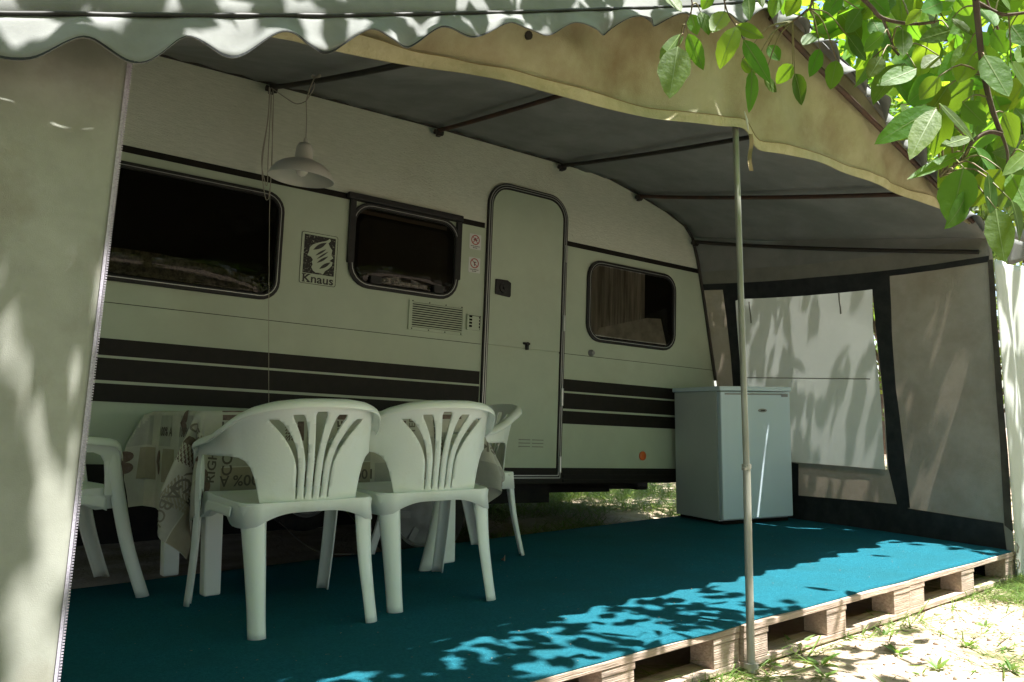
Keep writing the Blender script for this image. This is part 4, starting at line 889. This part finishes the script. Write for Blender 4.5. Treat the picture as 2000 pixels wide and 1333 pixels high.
HERO = [(1324,91,1308,188,60,1.85),(1330,66,1290,122,34,1.9),(1344,66,1374,138,30,1.88),(1350,28,1362,70,26,1.9),(1368,24,1388,64,28,1.9),(1416,22,1390,68,36,1.9),(1438,52,1401,130,46,1.82),(1438,50,1490,76,26,1.82),(1452,78,1506,160,32,1.82),
 (1450,116,1476,144,26,2.0),(1468,138,1470,217,28,2.0),(1500,90,1524,118,28,2.1),(1492,154,1518,180,28,2.1),(1548,126,1516,164,32,2.1),(1552,144,1570,206,38,2.05),(1602,96,1578,152,30,2.1),(1634,118,1620,176,34,2.1),(1594,64,1568,92,32,2.1),(1462,-10,1464,40,24,1.85),(1482,-14,1490,14,16,1.85),
 (1859,37,1902,70,24,1.75),(1895,84,1862,147,38,1.75),(1900,108,1870,165,42,1.7),(1922,108,1970,190,54,1.65),(1832,150,1768,204,54,1.7),(1834,150,1796,194,36,1.66),(1790,135,1712,168,40,1.8),(1727,66,1688,102,38,1.8),(1722,111,1696,152,32,1.8),(1763,58,1764,110,34,1.75),(1835,110,1800,132,34,1.8),(1856,60,1796,78,32,1.8),
 (1800,20,1770,50,30,1.8),(1914,15,1943,54,44,1.75),(1955,-4,1976,18,24,1.75),(1828,211,1713,273,50,1.6),(1828,214,1778,306,46,1.58),(1835,203,1905,274,28,1.58),(1841,212,1830,304,48,1.6),(1895,268,1835,288,26,1.62),(1883,298,1772,354,28,1.6),(1882,328,1856,441,66,1.55),(1955,331,1896,404,54,1.6),(2004,300,1966,337,28,1.6),
 (1945,408,1962,513,48,1.55),(1888,378,1862,444,44,1.55),(1975,392,2004,470,46,1.55),(1905,290,1958,352,40,1.65),(1975,340,2010,420,50,1.6),(1930,340,1935,430,50,1.58),(1880,200,1925,245,40,1.7),(1960,220,1990,290,44,1.7),(1975,120,2010,180,46,1.75),(1760,205,1790,240,36,1.75),
 (1850,170,1815,225,40,1.75),(1680,20,1650,66,34,2.0),(1655,70,1690,120,34,2.0),(1700,-5,1740,30,34,1.9),(1745,-8,1710,24,34,1.95),(1640,-8,1610,40,34,2.1),(1560,-8,1535,34,30,2.1),(1520,-10,1508,30,28,2.1),(1590,30,1618,76,30,2.1),(1840,5,1800,22,34,1.85),(1870,-6,1896,30,34,1.8),(1975,50,2006,90,40,1.8),(1940,60,1968,104,38,1.8),(1300,-12,1330,24,30,1.9),(1390,-14,1372,20,26,1.9)]
for x0, y0, x1, y1, wd, d in HERO:
    nn = (-FW + 0.55*rv() + Vector((0, 0, 0.25))).normalized()
    leafmesh(b, atD(x0, y0, d), atD(x1, y1, d + rnd.uniform(-.05, .04)), wd/F*d*1.06, nn, rnd.uniform(-.1, .18), 9, rnd.uniform(.05, .22), rib=True)
PETI = []
pts_br = [atD(x, y, d) for pts, d, r_ in BR for x, y in [(p[0], p[1]) for p in spline(pts, 40)]]
for x0, y0, x1, y1, wd, d in HERO:
    p = atD(x0, y0, d); q = min(pts_br, key=lambda t: (t - p).length)
    if (q - p).length > 0.32: q = p + Vector((0.02, 0.02, 0.10))
    PETI.append((p, q))
# further low leaves filling the corner behind those
k = 0
while k < 430:
    x, y = rnd.uniform(1540, 2060), rnd.uniform(-120, 520); d = rnd.uniform(2.0, 4.6)
    lim = (x - 1540)*0.98 + 20
    if y > lim - 60 - 25*(d-2): continue
    p = atD(x, y, d); sz = rnd.uniform(.055, .15); q = p + (rv()*0.6 + Vector((0, 0, -0.7))).normalized()*sz
    if p.y > -0.30 and p.x > -0.6 and p.z < 2.6: continue
    if p.z < 1.25: continue
    xs_, ys_ = p.x - KX*p.z, p.y - KY*p.z
    if 0.15 < xs_ < 2.4 and -0.03 < ys_ < 0.8: continue
    leafmesh(b, p, q, sz*rnd.uniform(.48, .66), (-FW + 0.9*rv()).normalized(), rnd.uniform(-.15, .4), 6, rnd.uniform(.05, .35), rib=(d < 3)); k += 1
# the crown over the awning: leaves are spread so that its shade is dense or broken as under the real tree
def cover(xs, ys):
    n1 = noise.noise((xs*2.6 + 5, ys*2.6, 0.4)); n2 = noise.noise((xs*6.1, ys*6.1, 7.7)); nn = 0.7*n1 + 0.6*n2
    if ys > 2.4 and xs < 5.2: return 0.96 if xs < 2.2 else 0.86 + 0.5*nn
    if 0.15 < xs < 2.3 and -1.9 < ys < 0.80:
        e = max(0.0, min(1, (xs-0.15)/0.3, (2.3-xs)/0.1, (0.80-ys)/0.1)); return (0.55 + nn)*(1-e) + 0.01
    if xs <= 0.15:
        if -1.4 < xs and -0.95 < ys < -0.05: return 0.30 + 1.5*nn
        if ys < -0.35: return 0.95
        if ys < 0.50 and xs > -1.75: return 0.55 + 1.8*nn
        if ys < 0.50: return 0.22 + 1.8*nn
        if ys < 0.85: return 0.50 + 2.4*nn
        return 0.45
    if xs > 1.9 and 0.0 <= ys < 2.5: return 0.76 + 1.2*nn
    if ys < 0: return 0.70
    return 0.45
CELL = 0.2
for ix in range(-28, 25):
    for iy in range(-32, 30):
        xs, ys = ix*CELL, iy*CELL
        c_ = max(0.0, min(0.97, cover(xs + CELL/2, ys + CELL/2)))
        n = -math.log(1 - c_)/0.0046*CELL*CELL; n = int(n) + (rnd.random() < n - int(n))
        for k in range(n):
            z = rnd.uniform(2.55, 4.0); x = xs + rnd.random()*CELL + KX*z; y = ys + rnd.random()*CELL + KY*z
            c = Vector((x, y, z)); v = c - CAM; dep = v.dot(FW)
            if dep > 0.1:
                px, py = CX + F*v.dot(RT)/dep, CY - F*v.dot(UP)/dep
                if px < 1560 and -80 < py < 1333 and dep < 4.2: continue
            a = rv(); a.z = a.z*0.5 - 0.25; a.normalize(); nn = (Vector((0, 0, 1)) + 0.8*rv()).normalized()
            leafmesh(b, c, c + a*rnd.uniform(.10, .15), rnd.uniform(.06, .09), nn, .1, 3, .12)
finish('foliage', b, [M['leaf'], M['vein']], tree, world=True, smooth=180, recalc=False)
for p, q in PETI:
    b = BM(); m_ = p.lerp(q, .5) + Vector((0, 0, 0.2*(q-p).length)); tube(b, spline([tuple(p), tuple(m_), tuple(q)], 6), [0.0011 + 0.0002*k for k in range(7)], 5)
    finish('leaf_stalk', b, M['vein2'], tree, world=True, smooth=180)

# trees beyond the right end of the awning
def bgtree(name, lbl, x, y, H, R, n, seed, kind='leaf2', leaf=(.10, .2), wide=1.0):
    r = empty(name, lbl, 'tree', (x, y, GZ), group='trees beyond the awning'); rs = random.Random(seed)
    b = BM(); tube(b, spline([(x, y, GZ - .1), (x + .1, y, H*.3), (x, y + .1, H*.6), (x + .05, y, H*.9)], 10), [0.13 - .010*k for k in range(11)], 8); finish('trunk', b, M['bark'], r, world=True, smooth=180)
    b = BM(); cl = []
    for k in range(46):
        a = rs.uniform(0, 2*PI); e = rs.uniform(-.9, 1.2); q = Vector((math.cos(a)*math.cos(e), math.sin(a)*math.cos(e), math.sin(e)*1.05))*R*rs.uniform(.35, 1.0) + Vector((x, y, H*.56)); cl.append(q)
        tube(b, [Vector((x, y, H*rs.uniform(.2, .7))), q.lerp(Vector((x, y, q.z)), .4) - Vector((0, 0, .1)), q], [.03, .018, .005], 5)
    finish('branch', b, M['bark'], r, world=True)
    b = BM()
    for k in range(n):
        q = rs.choice(cl); o = rv()*R*.30*rs.random()**.6; p = q + o; 
        if p.z < GZ + .15: continue
        leafmesh(b, p, p + (rv() + Vector((0, 0, -.4))).normalized()*rs.uniform(*leaf), rs.uniform(.05, .085)*wide, rv(), .1, 2, .1)
    finish('crown', b, M[kind], r, world=True, recalc=False)
bgtree('broadleaf_tree', 'bushy yellow green tree just past the right end of the awning', 6.6, 2.6, 4.6, 2.0, 5200, 1)
bgtree('broadleaf_tree', 'taller tree with brown twigs behind the caravan nose', 8.6, 6.2, 6.4, 2.8, 5200, 2)
bgtree('broadleaf_tree', 'low bright shrub like tree at the right edge of the photo', 9.5, 2.0, 3.6, 1.8, 3600, 3)
bgtree('broadleaf_tree', 'distant dark tree between the other trees behind the awning', 13.0, 6.0, 8.0, 3.4, 5200, 4, leaf=(.2, .32))

# the trees across the path, behind the camera, that darken the shade and fill the window reflections
for x, y, H, R, sd_ in ((-9.5, -5.0, 7.5, 3.6, 11), (-5.5, -9.5, 8.0, 3.8, 12), (0.5, -10.5, 8.0, 3.9, 13), (6.5, -8.5, 7.5, 3.6, 14), (-2.8, 8.6, 6.5, 3.0, 15), (-7.5, 5.0, 6.5, 3.2, 16)):
    bgtree('broadleaf_tree', 'spreading tree standing round the pitch', x, y, H, R, 4200, sd_, leaf=(.34, .6), wide=4.2)

hg = empty('added_hedge', 'dense dark leafy bank added to block light behind the caravan', 'added_hedge', (-2.2, 5.3, GZ))  # added to stop light and view from behind the caravan
b = BM(); grid(b, lambda u, v: Vector((-6.5 + 7.6*u, 5.3 - 0.42*math.cos(PI*v) + 0.15*noise.noise((u*12, v*3, 1)), GZ - 0.05 + 1.5*math.sin(PI*v)*(1 + 0.12*noise.noise((u*9, v*2, 5))))), 60, 12); finish('core', b, M['under'], hg, world=True, smooth=180)
b = BM()
for k in range(2600):
    u, v = rnd.random(), rnd.random()*.8; p = Vector((-6.5 + 7.7*u, 5.3 - 0.48*math.cos(PI*v) + rnd.uniform(-.1, .1), GZ + 1.55*math.sin(PI*v)*rnd.uniform(.9, 1.1)))
    leafmesh(b, p, p + (rv() + Vector((0, -.5, 0))).normalized()*rnd.uniform(.08, .16), rnd.uniform(.05, .09), rv(), .1, 2, .1)
finish('leaves', b, M['leaf2'], hg, world=True, recalc=False)

# grass, weeds, litter
def blade(bm, p, h, lean, wd):
    a = rnd.uniform(0, 2*PI); s = Vector((math.cos(a), math.sin(a), 0)); d = rv(); d.z = 0; q = p + Vector((0, 0, h*.6)) + d*lean*.35; t = p + Vector((0, 0, h*(1 - lean*.4))) + d*lean*h*1.2
    v = [bm.verts.new(p - s*wd/2), bm.verts.new(p + s*wd/2), bm.verts.new(q + s*wd*.4), bm.verts.new(q - s*wd*.4), bm.verts.new(t)]
    bm.faces.new((v[0], v[1], v[2], v[3])); bm.faces.new((v[3], v[2], v[4]))
b = BM()
def patch_grass(n, fx, hmin, hmax):
    k = 0
    while k < n:
        p = fx()
        if p is None: continue
        p = Vector((p[0], p[1], hgt(p[0], p[1]) - .003)); blade(b, p, rnd.uniform(hmin, hmax), rnd.uniform(.2, 1.0), rnd.uniform(.003, .006)); k += 1
def right_patch():
    x, y = rnd.uniform(1.55, 3.3), rnd.uniform(-.62, .02)
    e = noise.noise((x*2.3, y*4, 9)) + (x - 1.95)*.9 - max(0, -.22 - y)*1.8
    return (x, y) if e > .12 and rnd.random() < .9 else None
patch_grass(5200, right_patch, .025, .085)
def loose():
    x, y = rnd.uniform(-.3, 3.2), rnd.uniform(-1.0, -.02); return (x, y) if noise.noise((x*3.1, y*3.1, 2)) > .22 else None
patch_grass(900, loose, .012, .05)
def edge():
    x = rnd.uniform(-.6, 2.3); return (x, -.01 - abs(rnd.gauss(0, .035))) if noise.noise((x*2.6, 0, 31)) > .0 else None
patch_grass(420, edge, .02, .08)
def under():
    x, y = rnd.uniform(.9, 4.2), rnd.uniform(2.2, 5.2); return (x, y) if noise.noise((x*1.7, y*1.7, 4)) > -.15 else None
patch_grass(9000, under, .04, .15)
def under2(): return (rnd.uniform(.8, 3.4), rnd.uniform(3.6, 6.5))
patch_grass(5000, under2, .16, .36)
def back():
    x, y = rnd.uniform(2.6, 9), rnd.uniform(-.5, 9); return (x, y)
patch_grass(6000, back, .05, .2)
gr = finish('grass', b, M['grass'], recalc=False); tag(gr, kind='stuff'); tag(gr, 'short green and dry grass in front of the deck and under the caravan', 'grass')
WD = [(1500,1296,.075,'weed with long upright leaves right beside the foot of the front pole'),(1552,1268,.09,'tallest long leaved weed between the pole foot and the pallet'),(1602,1300,.085,'pair of tall lance shaped weed leaves low in the sunny soil'),(1728,1240,.045,'tiny weed close under the middle of the sunlit pallet'),(1752,1278,.06,'flat round leaved weed in the middle of the bare soil'),
      (1800,1318,.04,'small sprig of weed near the bottom edge of the photo'),(1832,1308,.055,'upright two leaf weed right of the bottom sprig'),(1892,1262,.05,'small bright weed below the grass patch'),(1964,1270,.055,'weed rosette at the right edge of the photo'),(1418,1240,.085,'leafy green weed growing against the pallet left of the front pole'),(1655,1245,.05,'low trailing weed along the pallet edge'),(1975,1312,.06,'dark weed in the bottom right corner'),(1610,1322,.05,'broad weed cut by the bottom of the photo'),(1925,1222,.05,'weed at the front edge of the grass patch')]
for x, y, h, lb in WD:
    p = atZ(x, y, GZ); p.z = hgt(p.x, p.y) - .003; b = BM(); n = rnd.randrange(6, 11)
    for k in range(n):
        a = 2*PI*k/n + rnd.uniform(-.4, .4); e = rnd.uniform(.25, 1.1); d = Vector((math.cos(a)*math.cos(e), math.sin(a)*math.cos(e), math.sin(e)))
        leafmesh(b, p + d*.006, p + d*h*rnd.uniform(.7, 1.25), h*rnd.uniform(.18, .32), Vector((0, 0, 1)) + .3*rv(), .3, 5, .2)
    wv = finish('weed', b, M['weed'], recalc=False, smooth=180); tag(wv, lb, 'weed', 'weeds in the soil before the deck')
b = BM()
for k in range(1900):
    x, y = rnd.uniform(-.8, 3.2), rnd.uniform(-1.1, .0); s = rnd.uniform(.003, .009) * (1.8 if rnd.random() < .06 else 1); q = Matrix.Translation((x, y, hgt(x, y) + s*.2)) @ Matrix.Rotation(rnd.uniform(0, 6), 4, rv()) @ Matrix.Diagonal((s, s*rnd.uniform(.6, 1), s*rnd.uniform(.4, .8), 1))
    bmesh.ops.create_icosphere(b, subdivisions=1, radius=1, matrix=q)
gv = finish('gravel', b, M['stone'], recalc=False, smooth=180); tag(gv, kind='stuff'); tag(gv, 'small pebbles and crumbs scattered on the dry soil', 'gravel')
b = BM()
for k in range(1500):
    x, y = rnd.uniform(-.8, 3.2), rnd.uniform(-1.1, .0); p = Vector((x, y, hgt(x, y) + .004)); a = rnd.uniform(0, 2*PI); d = Vector((math.cos(a), math.sin(a), rnd.uniform(-.05, .2)))*rnd.uniform(.008, .035)
    leafmesh(b, p, p + d, rnd.uniform(.002, .005) if rnd.random() < .75 else .012, Vector((0, 0, 1)), .1, 2, .1)
lt = finish('leaf_litter', b, M['straw'], recalc=False); tag(lt, kind='stuff'); tag(lt, 'dry straw and bits of dead leaf on the soil', 'litter')

b = BM()
for k in range(260):
    x, y = rnd.uniform(-1.8, 2.25), rnd.uniform(.03, 1.4)**1.0; a = rnd.uniform(0, 2*PI); d = Vector((math.cos(a), math.sin(a), .1))*rnd.uniform(.003, .012); p = Vector((x, y, .004))
    leafmesh(b, p, p + d, rnd.uniform(.0015, .004), Vector((0, 0, 1)), .1, 2, .2)
ln = finish('carpet_crumbs', b, M['straw'], recalc=False); tag(ln, kind='stuff'); tag(ln, 'bits of straw and grit trodden onto the turquoise carpet', 'litter')
